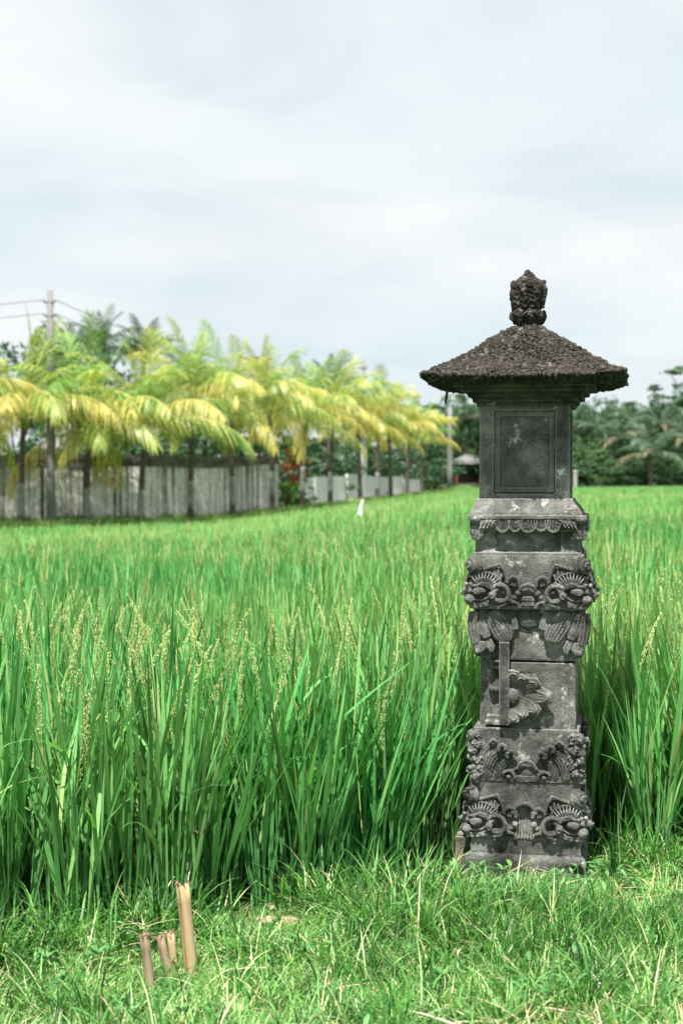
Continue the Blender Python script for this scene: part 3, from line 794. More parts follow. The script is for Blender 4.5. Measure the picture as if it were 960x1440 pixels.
def carved_block(name, z0, z1, hw, cu, shell, zb_zoom=747):
    mb = MB(); mb.box(cu - hw, cu + hw, -hw, hw, z0, z1); mb.box(cu - hw - .004, cu + hw + .004, -hw - .008, hw + .008, z0, z0 + .012)
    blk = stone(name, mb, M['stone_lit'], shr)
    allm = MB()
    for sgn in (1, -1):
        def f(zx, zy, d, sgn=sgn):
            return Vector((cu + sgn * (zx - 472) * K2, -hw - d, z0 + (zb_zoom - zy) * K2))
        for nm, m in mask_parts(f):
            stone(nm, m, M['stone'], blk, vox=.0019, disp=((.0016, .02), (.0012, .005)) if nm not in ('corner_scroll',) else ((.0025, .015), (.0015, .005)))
            if nm not in ('corner_scroll', 'tusk'): allm.add(m.v, m.f)
    def f(zx, zy, d): return Vector((cu + (zx - 472) * K2, -hw - d, z0 + (zb_zoom - zy) * K2))
    m = MB()
    if shell:
        m.tube(arcpts(f, 472, 600, 70, 10, 170, 13, .014), 15 * K2, 7)
        for q in range(6): 
            x = 427 + q * 18; m.tube([f(x, 735, .014), f(x, 650 - 26 * math.sin((q + .5) / 6 * math.pi), .018)], 4.6 * K2, 6)
    else:
        m.tube([f(x, y, .016) for x, y in ((425, 632), (438, 610), (472, 600), (506, 610), (519, 632))], 12 * K2, 7)
        q0 = f(472, 740, 0); m.plate([(q0.x - 46 * K2, q0.z), (q0.x + 46 * K2, q0.z), (q0.x + 30 * K2, q0.z + 70 * K2), (q0.x - 30 * K2, q0.z + 70 * K2)], -hw - .014, -hw + .01)
        for q in range(8): m.ell(f(442 + q % 4 * 20, 690 + q // 4 * 30, .012), 9 * K2, 8, 6)
    stone('arch', m, M['stone'], blk, vox=.0026, disp=((.004, .02), (.002, .007)))
    allm.add(m.v, m.f)
    side_rel(allm, cu, blk)
    return blk

carved_block('carved_block', .121, .318, .184, 0.0, True)

# leaf block
hw = .178; z0, z1 = .318, .50
mb = MB(); mb.box(-hw - .008, hw + .014, -hw - .010, hw, z0, z0 + .022); mb.box(-hw + .004, hw + .004, -hw, hw, z0 + .01, z1)
lb = stone('leaf_block', mb, M['stone_lit'], shr)
def f4(zx, zy, d, sgn=1): return Vector(((sgn * (zx - 488)) * .25 * U + .006, -hw - d, z0 + (328 - zy) * .25 * U))
k4 = .25 * U
side = MB()
for sgn in (1, -1):
    def f(x, y, d, sgn=sgn): return f4(x, y, d, sgn)
    m = MB()                                                     # long ribbed plume
    lobe(m, f, [(568, 178), (612, 212), (642, 262), (652, 318)], [30, 34, 32, 20], .008, .004, k4, 4, .40, 4.5)
    lobe(m, f, [(612, 140), (668, 178), (702, 240), (710, 316)], [30, 38, 38, 24], .012, .006, k4, 4, .40, 4.5)
    lobe(m, f, [(668, 110), (722, 160), (748, 235), (752, 316)], [24, 32, 32, 22], .006, .002, k4, 3, .40, 4.5)
    out_ = [('plume', m)]
    m = MB()
    m.tube(arcpts(f, 572, 172, 22, 200, -40, 8, .024), 18 * k4, 7); m.tube(arcpts(f, 622, 136, 20, 200, -40, 8, .026), 16 * k4, 7); m.ell(f(672, 106, .014), 26 * k4); m.tube(arcpts(f, 672, 106, 18, 180, 0, 6, .026), 10 * k4, 6)
    out_.append(('curl', m))
    m = MB()
    for q in range(26):
        yy = prs.uniform(60, 318); m.ell(f(750 + prs.uniform(-32, 50) * (.5 + .5 * (yy - 40) / 270) + 10, yy, prs.uniform(-.004, .012)), prs.uniform(14, 30) * k4, 8, 6)
    out_.append(('worn_leaf', m))
    m = MB()
    m.tube(arcpts(f, 588, 298, 34, 20, 200, 9, .014), 11 * k4, 6); m.ell(f(588, 300, .010), 15 * k4); m.tube([f(x, y, .012) for x, y in ((545, 242), (560, 262), (590, 258), (612, 275))], 8 * k4, 6)
    out_.append(('curl', m))
    for nm, m in out_:
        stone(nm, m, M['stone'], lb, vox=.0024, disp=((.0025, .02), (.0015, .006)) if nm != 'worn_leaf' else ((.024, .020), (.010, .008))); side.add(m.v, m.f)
m = MB(); m.tube(arcpts(f4, 490, 262, 56, 10, 170, 11, .014), 11 * k4, 7); m.ell(f4(490, 285, -.002), (44 * k4, .012, 40 * k4))
stone('arch', m, M['stone'], lb, vox=.0028, disp=((.004, .02),)); side.add(m.v, m.f)
side_rel(side, .004, lb)

# shaft with the half flower
hw = .164; z0, z1 = .50, .728; cs = .006
mb = MB(); mb.box(cs - hw, cs + hw, -hw + .040, hw, z0, z1); mb.box(-.050, cs + hw, -hw, -hw + .06, z0, z1 - .004)
sh = stone('shaft', mb, M['stone_lit'], shr, disp=((.008, .06), (.0025, .012)))
def f3(zx, zy, d=0.0): return Vector(((630 + zx * .2396 - 738) * U, -hw - d, (1236 - (900 + zy * .2396)) * U))
mb = MB(); mb.box(f3(300, 0).x, f3(361, 0).x, -hw - .036, -hw + .05, f3(0, 512).z, f3(0, 20).z)
stone('bar', mb, M['stone'], sh, vox=.003)
mb = MB(); mb.box(f3(212, 0).x, f3(365, 0).x, -hw - .012, -hw + .05, f3(0, 520).z, f3(0, 494).z); mb.box(f3(222, 0).x, f3(300, 0).x, -hw - .002, -hw + .05, f3(0, 494).z, f3(0, 462).z)
stone('ledge', mb, M['stone_lit'], sh, vox=.003)
mb = MB(); prof = [(470, 62), (450, 52), (428, 34), (400, 26), (360, 28), (335, 40), (325, 66), (305, 66), (292, 48), (265, 34), (240, 26), (215, 32), (200, 44), (190, 60), (165, 64), (150, 74), (135, 74)]
cxb, cyb = f3(292, 0).x, -hw + .044
mb.rings([[(cxb + r_ * K2 * math.cos(2 * math.pi * q / 16), cyb + r_ * K2 * math.sin(2 * math.pi * q / 16), f3(0, y).z) for q in range(16)] for y, r_ in prof])
stone('baluster', mb, M['stone'], sh, vox=.003)
mb = MB()                                                         # half rosette
petals = [(84, 156, 54), (56, 148, 50), (29, 190, 52), (0, 240, 64), (-29, 190, 52), (-56, 148, 50), (-84, 156, 54)]
rose = []
for a, ln, wd in petals:
    m = MB(); ca, sa = math.cos(R(a)), math.sin(R(a)); lift = .034
    pts = []; rad = []
    for q in range(9):
        t = q / 8; r_ = 38 + (ln - 38) * t
        pts.append(f3(372 + r_ * ca, 340 - r_ * sa, .004 + lift * (t ** 1.2))); rad.append(wd * K2 * (.45 + .75 * math.sin(math.pi * (.12 + .80 * t)) * (1 if t < .6 else 1 - (t - .6) * 1.3)))
    m.tube(pts, rad, 10, flat=.30)
    for off in (-.55, -.18, .18, .55):
        rp = []
        for q in range(7):
            t = q / 6; r_ = 44 + (ln * .9 - 44) * t; o2 = off * wd * math.sin(math.pi * (.15 + .75 * t))
            rp.append(f3(372 + r_ * ca + o2 * sa, 340 - r_ * sa + o2 * ca, .013 + lift * (t ** 1.2)))
        m.tube(rp, 3.4 * K2, 5)
    rose.append(m)
m = MB(); m.ell(f3(374, 340, .016), (50 * K2, .024, 50 * K2)); m.tube(arcpts(f3, 374, 340, 57, 92, -92, 12, .016), 7 * K2, 6)
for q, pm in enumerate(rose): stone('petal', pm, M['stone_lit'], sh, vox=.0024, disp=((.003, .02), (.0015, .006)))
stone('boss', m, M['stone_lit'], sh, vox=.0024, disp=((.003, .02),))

# winged block
z0, z1 = .732, .908; hw = .166
mb = MB(); mb.box(.006 - hw + .004, .006 + hw, -hw + .03, hw, z0, z1); mb.box(f3(362, 0).x, .006 + hw, -hw, hw, z0, z1); mb.box(-.155, .17, -hw, hw, z0 + .10, z1)
wb = stone('winged_block', mb, M['stone_lit'], shr, disp=((.008, .06), (.0025, .012)))
def f2(zx, zy, d, sgn=1): return Vector((.012 + sgn * (zx - 472) * K2, -hw - d, (1236 - (680 + zy * .2396)) * U))
side = MB()
for sgn in (1, -1):
    def f(x, y, d, sgn=sgn): return f2(x, y, d, sgn)
    for pts, rads, d0, d1, nr in (([(590, 762), (566, 815), (550, 868)], [30, 34, 22], .004, .012, 3), ([(690, 762), (655, 830), (618, 895), (604, 938)], [50, 70, 66, 34], .008, .020, 6),
                                  ([(760, 762), (742, 835), (726, 890), (716, 922)], [40, 44, 36, 20], .004, .012, 4), ([(800, 762), (796, 850), (786, 930), (778, 955)], [30, 38, 34, 18], .008, .016, 3)):
        m = MB(); lobe(m, f, pts, rads, d0, d1, K2, nr, .34, 5.0)
        stone('feather', m, M['stone'], wb, vox=.0024, disp=((.0025, .02), (.0015, .006)))
        if pts[0][0] < 780: side.add(m.v, m.f)
    m = MB(); lobe(m, f, [(712, 930), (694, 975), (690, 1005)], [24, 28, 12], .006, .012, K2, 2, .4); lobe(m, f, [(760, 940), (762, 985), (772, 1025)], [34, 40, 18], .008, .018, K2, 3, .4); m.ell(f(768, 1000, .026), 20 * K2)
    stone('wing_tip', m, M['stone'], wb, vox=.0024, disp=((.0025, .02), (.0015, .006)))
m = MB(); m.ell(f2(472, 790, -.004), (76 * K2, .02, 82 * K2))
for q in (-40, -14, 14, 40): m.tube([f2(472 + q * .8, 765, .014), f2(472 + q, 845, .008)], 5 * K2, 5)
stone('scallop', m, M['stone'], wb, vox=.0028, disp=((.004, .02),))
side_rel(side, .006, wb)

carved_block('carved_block', .908, 1.096, .186, .010, False)

# neck with recessed panel
mb = MB(); c = .006; h = .176
mb.box(c - h + .004, c + h - .004, -h + .012, h - .012, 1.09, 1.18); mb.box(c - h, c - h + .066, -h, h, 1.094, 1.18); mb.box(c + h - .062, c + h, -h, h, 1.094, 1.18); mb.box(c - h - .006, c + h + .006, -h - .010, h + .01, 1.09, 1.103)
stone('neck', mb, M['stone'], shr)
# scalloped band and sloping shoulder
mb = MB(); hb = .194; mb.box(c - hb + .012, c + hb - .012, -hb + .012, hb - .012, 1.172, 1.222); mb.box(c - hb - .006, c + hb + .006, -hb - .010, hb + .010, 1.213, 1.228)
band = stone('scallop_band', mb, M['stone_lit'], shr)
side = MB()
for zx, r_, yb in ((472, 56, 285), (548, 44, 276), (618, 50, 282), (396, 44, 280), (322, 50, 284)):
    m = MB(); cc = Vector((.010 + (zx - 472) * K2, -hb - .003, 1.216)); hz = (yb - 205) * K2
    ol = [(cc.x + r_ * K2 * .93 * math.cos(R(a)), 1.213 + hz * .95 * math.sin(R(a))) for a in range(180, 361, 15)]
    m.plate(ol, -hb - .004, -hb + .02)
    m.tube([Vector((x, -hb - .006, z)) for x, z in ol], 5.5 * K2, 6)
    for q in (-.4, 0, .4): m.tube([Vector((cc.x + q * r_ * K2 * .8, -hb - .006, 1.212)), Vector((cc.x + q * r_ * K2, -hb - .006, 1.213 - hz * .62))], 3.6 * K2, 5)
    stone('petal', m, M['stone'], band, vox=.0024, disp=((.0025, .02),)); side.add(m.v, m.f)
for sgn in (1, -1):
    m = MB()
    def fc(x, y, d): return Vector((.010 + sgn * (x - 472) * K2, -hb - d, (1236 - (680 + y * .2396)) * U))
    lobe(m, fc, [(772, 250), (774, 300), (782, 335)], [38, 44, 24], -.004, .004, K2, 3, .4); m.ell(fc(780, 216, .002), (36 * K2, .022, 30 * K2)); lobe(m, fc, [(640, 215), (700, 235), (752, 262)], [30, 40, 26], .0, .004, K2, 3, .35)
    for q in range(4): m.tube([fc(660 + q * 24, 215 + q * 3, .018), fc(690 + q * 22, 262 + q * 4, .014)], 6 * K2, 5)
    stone('corner_leaf', m, M['stone'], band, vox=.0026, disp=((.006, .02), (.0025, .008)))
side_rel(side, .006, band)
cc = -.002
mb = MB(); mb.rings([sq(cc + .004, .190, 1.222), sq(cc + .003, .188, 1.236), sq(cc, .176, 1.258), sq(cc - .002, .163, 1.274), sq(cc - .004, .163, 1.284)])
stone('shoulder', mb, M['stone_lit'], shr, disp=((.005, .05), (.002, .012)))

# cella: four pilasters, framed panels
c = -.006; h = .153; z0, z1 = 1.28, 1.605
mb = MB(); mb.box(c - h + .018, c + h - .018, -h + .018, h - .018, z0, z1)
for sx in (-1, 1):
    for sy in (-1, 1):
        a0, a1 = sorted((c + sx * h, c + sx * (h - .050))); b0, b1 = sorted((sy * h, sy * (h - .050)))
        mb.box(a0, a1, b0, b1, z0, z1)
mb.box(c - h, c + h, -h + .003, h - .003, z0, z0 + .020); mb.box(c - h, c + h, -h + .003, h - .003, z1 - .022, z1)
cel = stone('cella', mb, M['stone_dark'], shr, vox=.0035, disp=((.005, .06), (.002, .012)))
pw = .085
mb = MB()
for x0, x1, za, zb in ((c - pw - .016, c - pw, z0 + .026, z1 - .024), (c + pw, c + pw + .016, z0 + .026, z1 - .024), (c - pw - .016, c + pw + .016, z0 + .026, z0 + .042), (c - pw - .016, c + pw + .016, z1 - .040, z1 - .024)):
    mb.box(x0, x1, -h + .007, -h + .03, za, zb)
stone('panel_frame', mb, M['stone_dark'], cel, vox=.003, disp=((.004, .05), (.002, .012)))

# stepped cornice, roof, finial
mb = MB(); cr = -.004
for za, zb, hh in ((1.600, 1.616, .162), (1.616, 1.632, .176), (1.632, 1.647, .192), (1.647, 1.663, .211), (1.663, 1.690, .236)):
    mb.box(cr - hh, cr + hh, -hh, hh, za, zb)
stone('cornice', mb, M['cornice'], shr, disp=((.010, .05), (.004, .012)))
mb = MB()
def rring(h, z, up=0.0, n=12):
    out = []
    for sidek in range(4):
        for q in range(n):
            t = q / n * 2 - 1
            x, y = [(t, -1), (1, t), (-t, 1), (-1, -t)][sidek]
            out.append((cr + x * h, y * h, z + up * (max(abs(x), abs(y)) * min(abs(x), abs(y))) ** 3))
    return out
mb.rings([rring(.22, 1.682), rring(.280, 1.676, .004), rring(.312, 1.682, .010), rring(.334, 1.690, .014), rring(.336, 1.694, .012), rring(.310, 1.706, .005), rring(.25, 1.745), rring(.18, 1.790), rring(.11, 1.838), rring(.065, 1.868), rring(.050, 1.880)])
stone('roof', mb, M['roof'], shr, vox=.0034, disp=((.020, .07), (.014, .025), (.011, .008)), vor=(.016, .011))
mb = MB()
def fring(r_, z, k=4, n=24, amp=.08): return [(cr + r_ * (1 + amp * math.cos(k * 2 * math.pi * q / n + math.pi)) * math.cos(2 * math.pi * q / n), r_ * (1 + amp * math.cos(k * 2 * math.pi * q / n + math.pi)) * math.sin(2 * math.pi * q / n), z) for q in range(n)]
mb.rings([fring(.054, 1.866), fring(.046, 1.880), fring(.040, 1.892), fring(.046, 1.906), fring(.054, 1.924), fring(.053, 1.934), fring(.043, 1.944), fring(.047, 1.958), fring(.053, 1.990), fring(.059, 2.026), fring(.056, 2.036), fring(.044, 2.046), fring(.028, 2.056), fring(.014, 2.070), fring(.005, 2.084)])
for q in range(8):
    a = q * math.pi / 4 + .2
    mb.tube([(cr + .040 * math.cos(a), .040 * math.sin(a), 1.895), (cr + .054 * math.cos(a), .054 * math.sin(a), 1.920), (cr + .053 * math.cos(a), .053 * math.sin(a), 1.942)], [.010, .012, .004], 7)
    mb.tube([(cr + .046 * math.cos(a + .39), .046 * math.sin(a + .39), 1.95), (cr + .055 * math.cos(a + .39), .055 * math.sin(a + .39), 2.0), (cr + .058 * math.cos(a + .39), .058 * math.sin(a + .39), 2.044)], [.010, .013, .005], 7)
stone('finial', mb, M['roof'], shr, vox=.0028, disp=((.008, .04), (.008, .012)), vor=(.007, .010))
mb = MB(); mb.tube([(-.262, -.22, 1.655), (-.264, -.222, 1.63), (-.268, -.224, 1.606)], [.004, .006, .003], 6)
tw = mb.build('hanging_twig', M['wood'], shr)

# ------------------------------------------------------------------ bamboo stakes
def stake(bx, by, tx, ty, wpx, label, mat, split=False, seed=0):
    rs = random.Random(seed)
    D = EYE * FPX / (by - 678)
    b = at(bx, by, D); t = at(tx, ty, D + .005)
    root = empty('bamboo_stake', b)
    ax = (t - b); Ln = ax.length; ax.normalize()
    q = Vector((0, 0, 1)).rotation_difference(ax); root.rotation_euler = q.to_euler()
    r_ = wpx / 2 / FPX * D; th = .0045
    mb = MB(); n = 16; rows = 9; vo = []
    seg = 250 if split else 360
    for ring_r in (r_, r_ - th):
        for i in range(rows):
            z = -.14 + (Ln + .14) * i / (rows - 1)
            for k in range(n):
                a = R(-90 - seg / 2 + seg * k / (n if seg == 360 else n - 1))
                zz = z if i < rows - 1 else z + rs.uniform(-.006, .005)
                bul = 1 + (.05 if i in (4,) else 0)
                vo.append((ring_r * bul * math.cos(a), ring_r * bul * math.sin(a), zz))
    fs = []
    nn = n if seg == 360 else n - 1
    for i in range(rows - 1):
        for k in range(nn):
            k2 = (k + 1) % n
            fs.append((i * n + k, i * n + k2, (i + 1) * n + k2, (i + 1) * n + k))
            o = rows * n
            fs.append((o + i * n + k, o + (i + 1) * n + k, o + (i + 1) * n + k2, o + i * n + k2))
    for k in range(nn):
        k2 = (k + 1) % n; i = rows - 1; o = rows * n
        fs.append((i * n + k, i * n + k2, o + i * n + k2, o + i * n + k))
    if seg != 360:
        o = rows * n
        for i in range(rows - 1):
            fs.append((i * n, (i + 1) * n, o + (i + 1) * n, o + i * n)); fs.append((i * n + n - 1, o + i * n + n - 1, o + (i + 1) * n + n - 1, (i + 1) * n + n - 1))
    mb.add(vo, fs)
    mb.build('culm', mat, root, smooth=True)
    mb = MB(); zc = -.14 + (Ln + .14) * .5
    mb.rings([[(rr * math.cos(2 * math.pi * k / 18), rr * math.sin(2 * math.pi * k / 18), z) for k in range(18)] for rr, z in ((r_ * 1.01, zc - .004), (r_ * 1.10, zc), (r_ * 1.01, zc + .004))])
    if not split: mb.build('node_ring', mat, root, smooth=True)
    mb = MB()
    for k in range(26):
        a = R(-90 + rs.uniform(-.5, .5) * seg); rr = r_ - rs.uniform(0, th)
        p0 = Vector((rr * math.cos(a), rr * math.sin(a), Ln - .006)); o = Vector((math.cos(a), math.sin(a), 0))
        p1 = p0 + Vector((0, 0, rs.uniform(.004, .012))) + o * rs.uniform(-.003, .006); p2 = p1 + Vector((rs.uniform(-.006, .006), rs.uniform(-.004, .004), rs.uniform(-.004, .005))) + o * rs.uniform(0, .006)
        mb.tube([p0, p1, p2], [.0016, .0013, .0005], 4)
    mb.build('frayed_top', M['bamboo_old'], root)
    if split:                                     # long crack down the face
        mb = MB(); mb.box(-r_ * .55, -r_ * .40, -r_ * 1.01, -r_ * .80, .02, Ln - .012); 
        cr_ = mb.build('crack', M['brown_leaf'], root)
    tag(root, label, 'stake')
    return root
stake(270, 1378, 257, 1242, 19, 'tall split bamboo stake with a frayed top standing in the bank grass', M['bamboo'], True, 1)
stake(213, 1398, 203, 1316, 13.5, 'short leaning brown bamboo stump standing apart from the other stumps', M['bamboo_old'], False, 2)
stake(242, 1384, 225, 1318, 12.5, 'short tilted bamboo stump leaning against its paler neighbour', M['bamboo_old'], False, 3)
stake(247, 1370, 240, 1313, 12, 'pale upright bamboo stump close beside the tall split stake', M['bamboo'], False, 4)

# dry bits on the bank
def husk(px, py, ln, w_, label, mat, rz, curl, seed):
    D = EYE * FPX / (py + 8 - 678); p = at(px, py, D); rs = random.Random(seed); mb = MB(); vs = []; fs = []
    for i in range(9):
        t = i / 8 - .5; wd = w_ * math.cos(t * 2.6)
        for j in range(6):
            s = j / 5 - .5
            z = curl * (1 - (2 * s) ** 2) * math.cos(t * 2.4) + rs.uniform(-.001, .001) + .010 * (2 * t) ** 2
            vs.append((t * ln, s * wd, z)); 
    n0 = len(vs)
    vs += [(x, y, z - .0022) for x, y, z in vs]
    for i in range(8):
        for j in range(5):
            a = i * 6 + j; fs.append((a, a + 6, a + 7, a + 1)); fs.append((n0 + a, n0 + a + 1, n0 + a + 7, n0 + a + 6))
    for i in range(8): fs.append((i * 6, n0 + i * 6, n0 + i * 6 + 6, i * 6 + 6)); fs.append((i * 6 + 5, i * 6 + 11, n0 + i * 6 + 11, n0 + i * 6 + 5))
    for j in range(5): fs.append((j, j + 1, n0 + j + 1, n0 + j)); fs.append((48 + j, n0 + 48 + j, n0 + 49 + j, 49 + j))
    mb.add(vs, fs); root = empty('dry_leaf', p, rz)
    mb.build('leaf_blade', mat, root, smooth=True)
    m2 = MB(); m2.tube([(-ln * .5, 0, .012), (-ln * .1, 0, curl + .002), (ln * .5, 0, .012)], [.0022, .0018, .0008], 5); m2.build('midrib', mat, root)
    tag(root, label, 'leaf')
husk(372, 1296, .060, .026, 'curled pinkish dry leaf lying in the bank grass', M['husk'], .3, .016, 1)
husk(408, 1300, .055, .028, 'pale domed dry husk beside a brown leaf on the bank', M['husk'], -.4, .024, 2)
husk(395, 1291, .040, .024, 'small brown dead leaf between two pale dry husks', M['brown_leaf'], 1.2, .008, 3)
husk(382, 1278, .035, .018, 'small whitish dry leaf curled above the pinkish one', M['husk'], -.8, .012, 4)

# hovering insect by the near rice
p = at(275, 1171, 4.2); root = empty('insect', p)
mb = MB(); mb.ell((0, 0, 0), (.010, .0035, .0035)); mb.ell((.011, 0, .001), .0032); mb.tube([(-.008, 0, 0), (-.016, 0, -.001)], [.0026, .001], 6); mb.build('body', M['insect'], root, True)
for s in (-1, 1):
    mb = MB(); mb.add([(.004, 0, .002), (-.004, 0, .003), (-.012, s * .008, .006), (-.004, s * .014, .007), (.004, s * .010, .006)], [(0, 1, 2, 3, 4)]); mb.build('wing', M['insect'], root)
tag(root, 'small brown insect hovering in front of the near rice blades', 'insect')

# white cloth strip on a leaning stick in the field
D = 28.0
root = empty('field_flag', at(528, 733, D))
base = root.location
mb = MB(); a = at(528, 760, D) - base; b = at(509, 702, D) - base; mb.tube([a, a.lerp(b, .5) + Vector((.01, 0, .02)), b], [.012, .011, .008], 6); mb.build('stick', M['bamboo'], root)
mb = MB(); vs = []; fs = []; nz = 9
for i in range(nz):
    t = i / (nz - 1); q = at(509.5 - 4.5 * t, 703 + 24 * t, D) - base; wd = .014 + .028 * math.sin(t * 2.2)
    for j in range(4):
        s = j / 3 - .5; vs.append((q.x + s * wd * 2, q.y - .02 + .03 * math.sin(j * 2.1 + i * .6), q.z))
for i in range(nz - 1):
    for j in range(3): fs.append((i * 4 + j, i * 4 + j + 1, i * 4 + j + 5, i * 4 + j + 4))
mb.add(vs, fs); o = mb.build('cloth', M['cloth'], root, True); sd = o.modifiers.new('thick', 'SOLIDIFY'); sd.thickness = .004
tag(root, 'white cloth strip hanging from a thin leaning stick in the rice', 'flag')

# ------------------------------------------------------------------ palms
def frond_mesh(L_, elev, curve, mat, seed, nl=44, lw=.05, ll=.62, hang=.6):
    rs = random.Random(seed); mb = MB()
    pts = []; p = Vector((0, 0, 0)); a = R(elev); K = 16
    dirs = []
    for i in range(K + 1):
        pts.append(p.copy()); d = Vector((math.cos(a), 0, math.sin(a))); dirs.append(d)
        p = p + d * (L_ / K); a -= R(curve) / K * (.35 + 1.3 * i / K)
    mb.tube(pts, [.028 * (1 - .85 * i / K) + .004 for i in range(K + 1)], n=4, tint=.9)
    tw_ = rs.uniform(-.3, .3)
    for i in range(nl):
        t = .14 + .86 * (i + .5) / nl; f = t * K; k = min(int(f), K - 1)
        q = pts[k].lerp(pts[k + 1], f - k); d = dirs[k]
        pl = ll * (.55 + .9 * math.sin(math.pi * (.1 + .8 * t))) * .72 * (1 if t < .85 else 1 - (t - .85) * 3)
        for s in (-1, 1):
            side = Vector((0, s, 0)); up = d.cross(side) * s
            fwd = .45 + .9 * t
            dr = (side + d * fwd + Vector((0, 0, .25 + tw_ * s)) * (1 - hang) + Vector((0, 0, -1)) * hang * rs.uniform(.2, 1.3) + d * rs.uniform(-.2, .2)).normalized()
            if rs.random() < .06: continue
            tn = min(1, max(0, rs.gauss(.45, .26) + (.12 if t > .85 else 0)))
            ln = pl * rs.uniform(.85, 1.1)
            wv = (d - dr * d.dot(dr)).normalized()
            dn = (dr + Vector((0, 0, -1)) * (.25 + hang * .9)).normalized(); dn2 = (dn + Vector((0, 0, -1)) * (.3 + hang * .8)).normalized()
            p1 = q + dr * ln * .35; p2 = p1 + dn * ln * .35; p3 = p2 + dn2 * ln * .3; h_ = lw * .5
            mb.add([q - wv * h_ * .5, q + wv * h_ * .5, p1 - wv * h_, p1 + wv * h_, p2 - wv * h_ * .75, p2 + wv * h_ * .75, p3],
                   [(0, 1, 3, 2), (2, 3, 5, 4), (4, 5, 6)], tn)
    return mb.mesh('frond', mat)

FR = {}
k_ = 0
for nm, mats, elev, curve, hang in (('spear', ('frond_green', 'frond_mid', 'frond_mid'), 84, 22, .1), ('up', ('frond_green', 'frond_mid', 'frond_mid', 'frond_mid'), 62, 66, .35), ('out', ('frond_mid', 'frond_yellow', 'frond_green', 'frond_mid'), 44, 92, .6),
                                    ('low', ('frond_yellow', 'frond_mid', 'frond_yellow', 'frond_mid'), 24, 98, .85), ('hang', ('frond_yellow', 'frond_yellow', 'frond_mid'), 0, 85, .9)):
    FR[nm] = []
    for m_ in mats:
        k_ += 1; FR[nm].append(frond_mesh(3.5, elev + (k_ % 3) * 3, curve, M[m_], k_, nl=46, lw=.032, ll=.98, hang=hang))
FD = {nm: [frond_mesh(3.9, e, c_, M[m_], 50 + q, nl=38, lw=.055, ll=.78, hang=h_) for q, m_ in enumerate(ms)] for nm, e, c_, h_, ms in
      (('up', 68, 60, .3, ('frond_dark', 'frond_dark')), ('out', 42, 85, .55, ('frond_dark', 'frond_dark')), ('low', 15, 90, .8, ('frond_dark', 'frond_dark', 'frond_dry')))}

def trunk_rings(H, r0, r1, lx, ly, n=10, rows=22):
    out = []
    for i in range(rows):
        t = i / (rows - 1); rr = r0 + (r1 - r0) * t; rr *= 1.35 if i == 0 else (1.12 if i == 1 else 1 + .06 * (i % 2))
        out.append([(lx * t * t + rr * math.cos(2 * math.pi * k / n), ly * t * t + rr * math.sin(2 * math.pi * k / n), H * t - (.15 if i == 0 else 0)) for k in range(n)])
    return out

def palm(base, H, label, rs, size=1.0, counts=((84, 3, 'spear'), (0, 6, 'up'), (0, 7, 'out'), (0, 5, 'low'), (0, 3, 'hang')), lib=None, lean=(0, 0), band=None, trunk_r=.11, group=None, cat='palm tree', flib=None, name='palm_tree'):
    root = empty(name, base, rs.uniform(0, 6.28) * 0)
    mb = MB(); mb.rings(trunk_rings(H, trunk_r * 1.15, trunk_r * .8, lean[0], lean[1])); mb.build('trunk', M['trunk'], root, True)
    if band:
        z0, z1 = band; mb = MB(); rr = []
        for i in range(9):
            z = z0 + (z1 - z0) * i / 8; t = z / H; r_ = (trunk_r * 1.15 - trunk_r * .35 * t) * 1.09 * (1 if i % 2 else .97)
            rr.append([(lean[0] * t * t + r_ * math.cos(2 * math.pi * k / 12), lean[1] * t * t + r_ * math.sin(2 * math.pi * k / 12), z) for k in range(12)])
        mb.rings(rr); mb.build('lichen_band', M['trunk_pale'], root, True)
    top = Vector((lean[0], lean[1], H))
    mb = MB(); mb.tube([top - Vector((0, 0, .35)), top + Vector((0, 0, .1)), top + Vector((0, 0, .55))], [trunk_r * .9, trunk_r * 1.25, trunk_r * .35], 8); mb.build('heart', M['frond_mid'] if flib is None else M['frond_dark'], root, True)
    lib = flib or FR
    for _, n, kind in counts:
        a0 = rs.uniform(0, 6.28)
        for q in range(n):
            s = size * rs.uniform(.8, 1.1) * (.86 if kind in ('spear', 'up') and flib is None else 1)
            link('frond', rs.choice(lib[kind]), root, top + Vector((0, 0, rs.uniform(0, .3))), (rs.uniform(-.2, .2), rs.uniform(-.28, .28), a0 + 6.283 * q / n + rs.uniform(-.45, .45)), (s, s, s))
    tag(root, label, cat, group)
    return root

ORD = ['first', 'second', 'third', 'fourth', 'fifth', 'sixth', 'seventh', 'eighth', 'ninth', 'tenth', 'eleventh', 'twelfth']
rs = random.Random(21)
row_ = [(268, 560, (.5, 1.6)), (327, 575, (.5, 1.7)), (383, 580, (.75, 1.8)), (425, 590, (.7, 1.9)), (464, 590, (.6, 1.6)), (506, 592, None), (530, 600, (.5, 1.5)), (549, 602, None), (572, 608, None), (593, 612, None)]
def brow(px): q = bpt(px, .45); return q
pa = [(30, 590, (.3, 1.5), 'yellow-fronded coconut palm leaning beside the concrete pole, on the side away from the lane bend'),
      (122, 606, (.2, 1.3), 'low coconut palm with drooping yellow fronds, first past the concrete pole along the lane'),
      (198, 606, (.2, 1.2), 'coconut palm with upright green spear fronds, second past the concrete pole along the lane')]
for px, hy, band, lab in pa:
    b = brow(px); H = at(px, hy, b.y).z - b.z
    palm(b, H, lab, rs, size=rs.uniform(1.22, 1.36), band=band, lean=(rs.uniform(-.25, .25), rs.uniform(-.2, .2)))
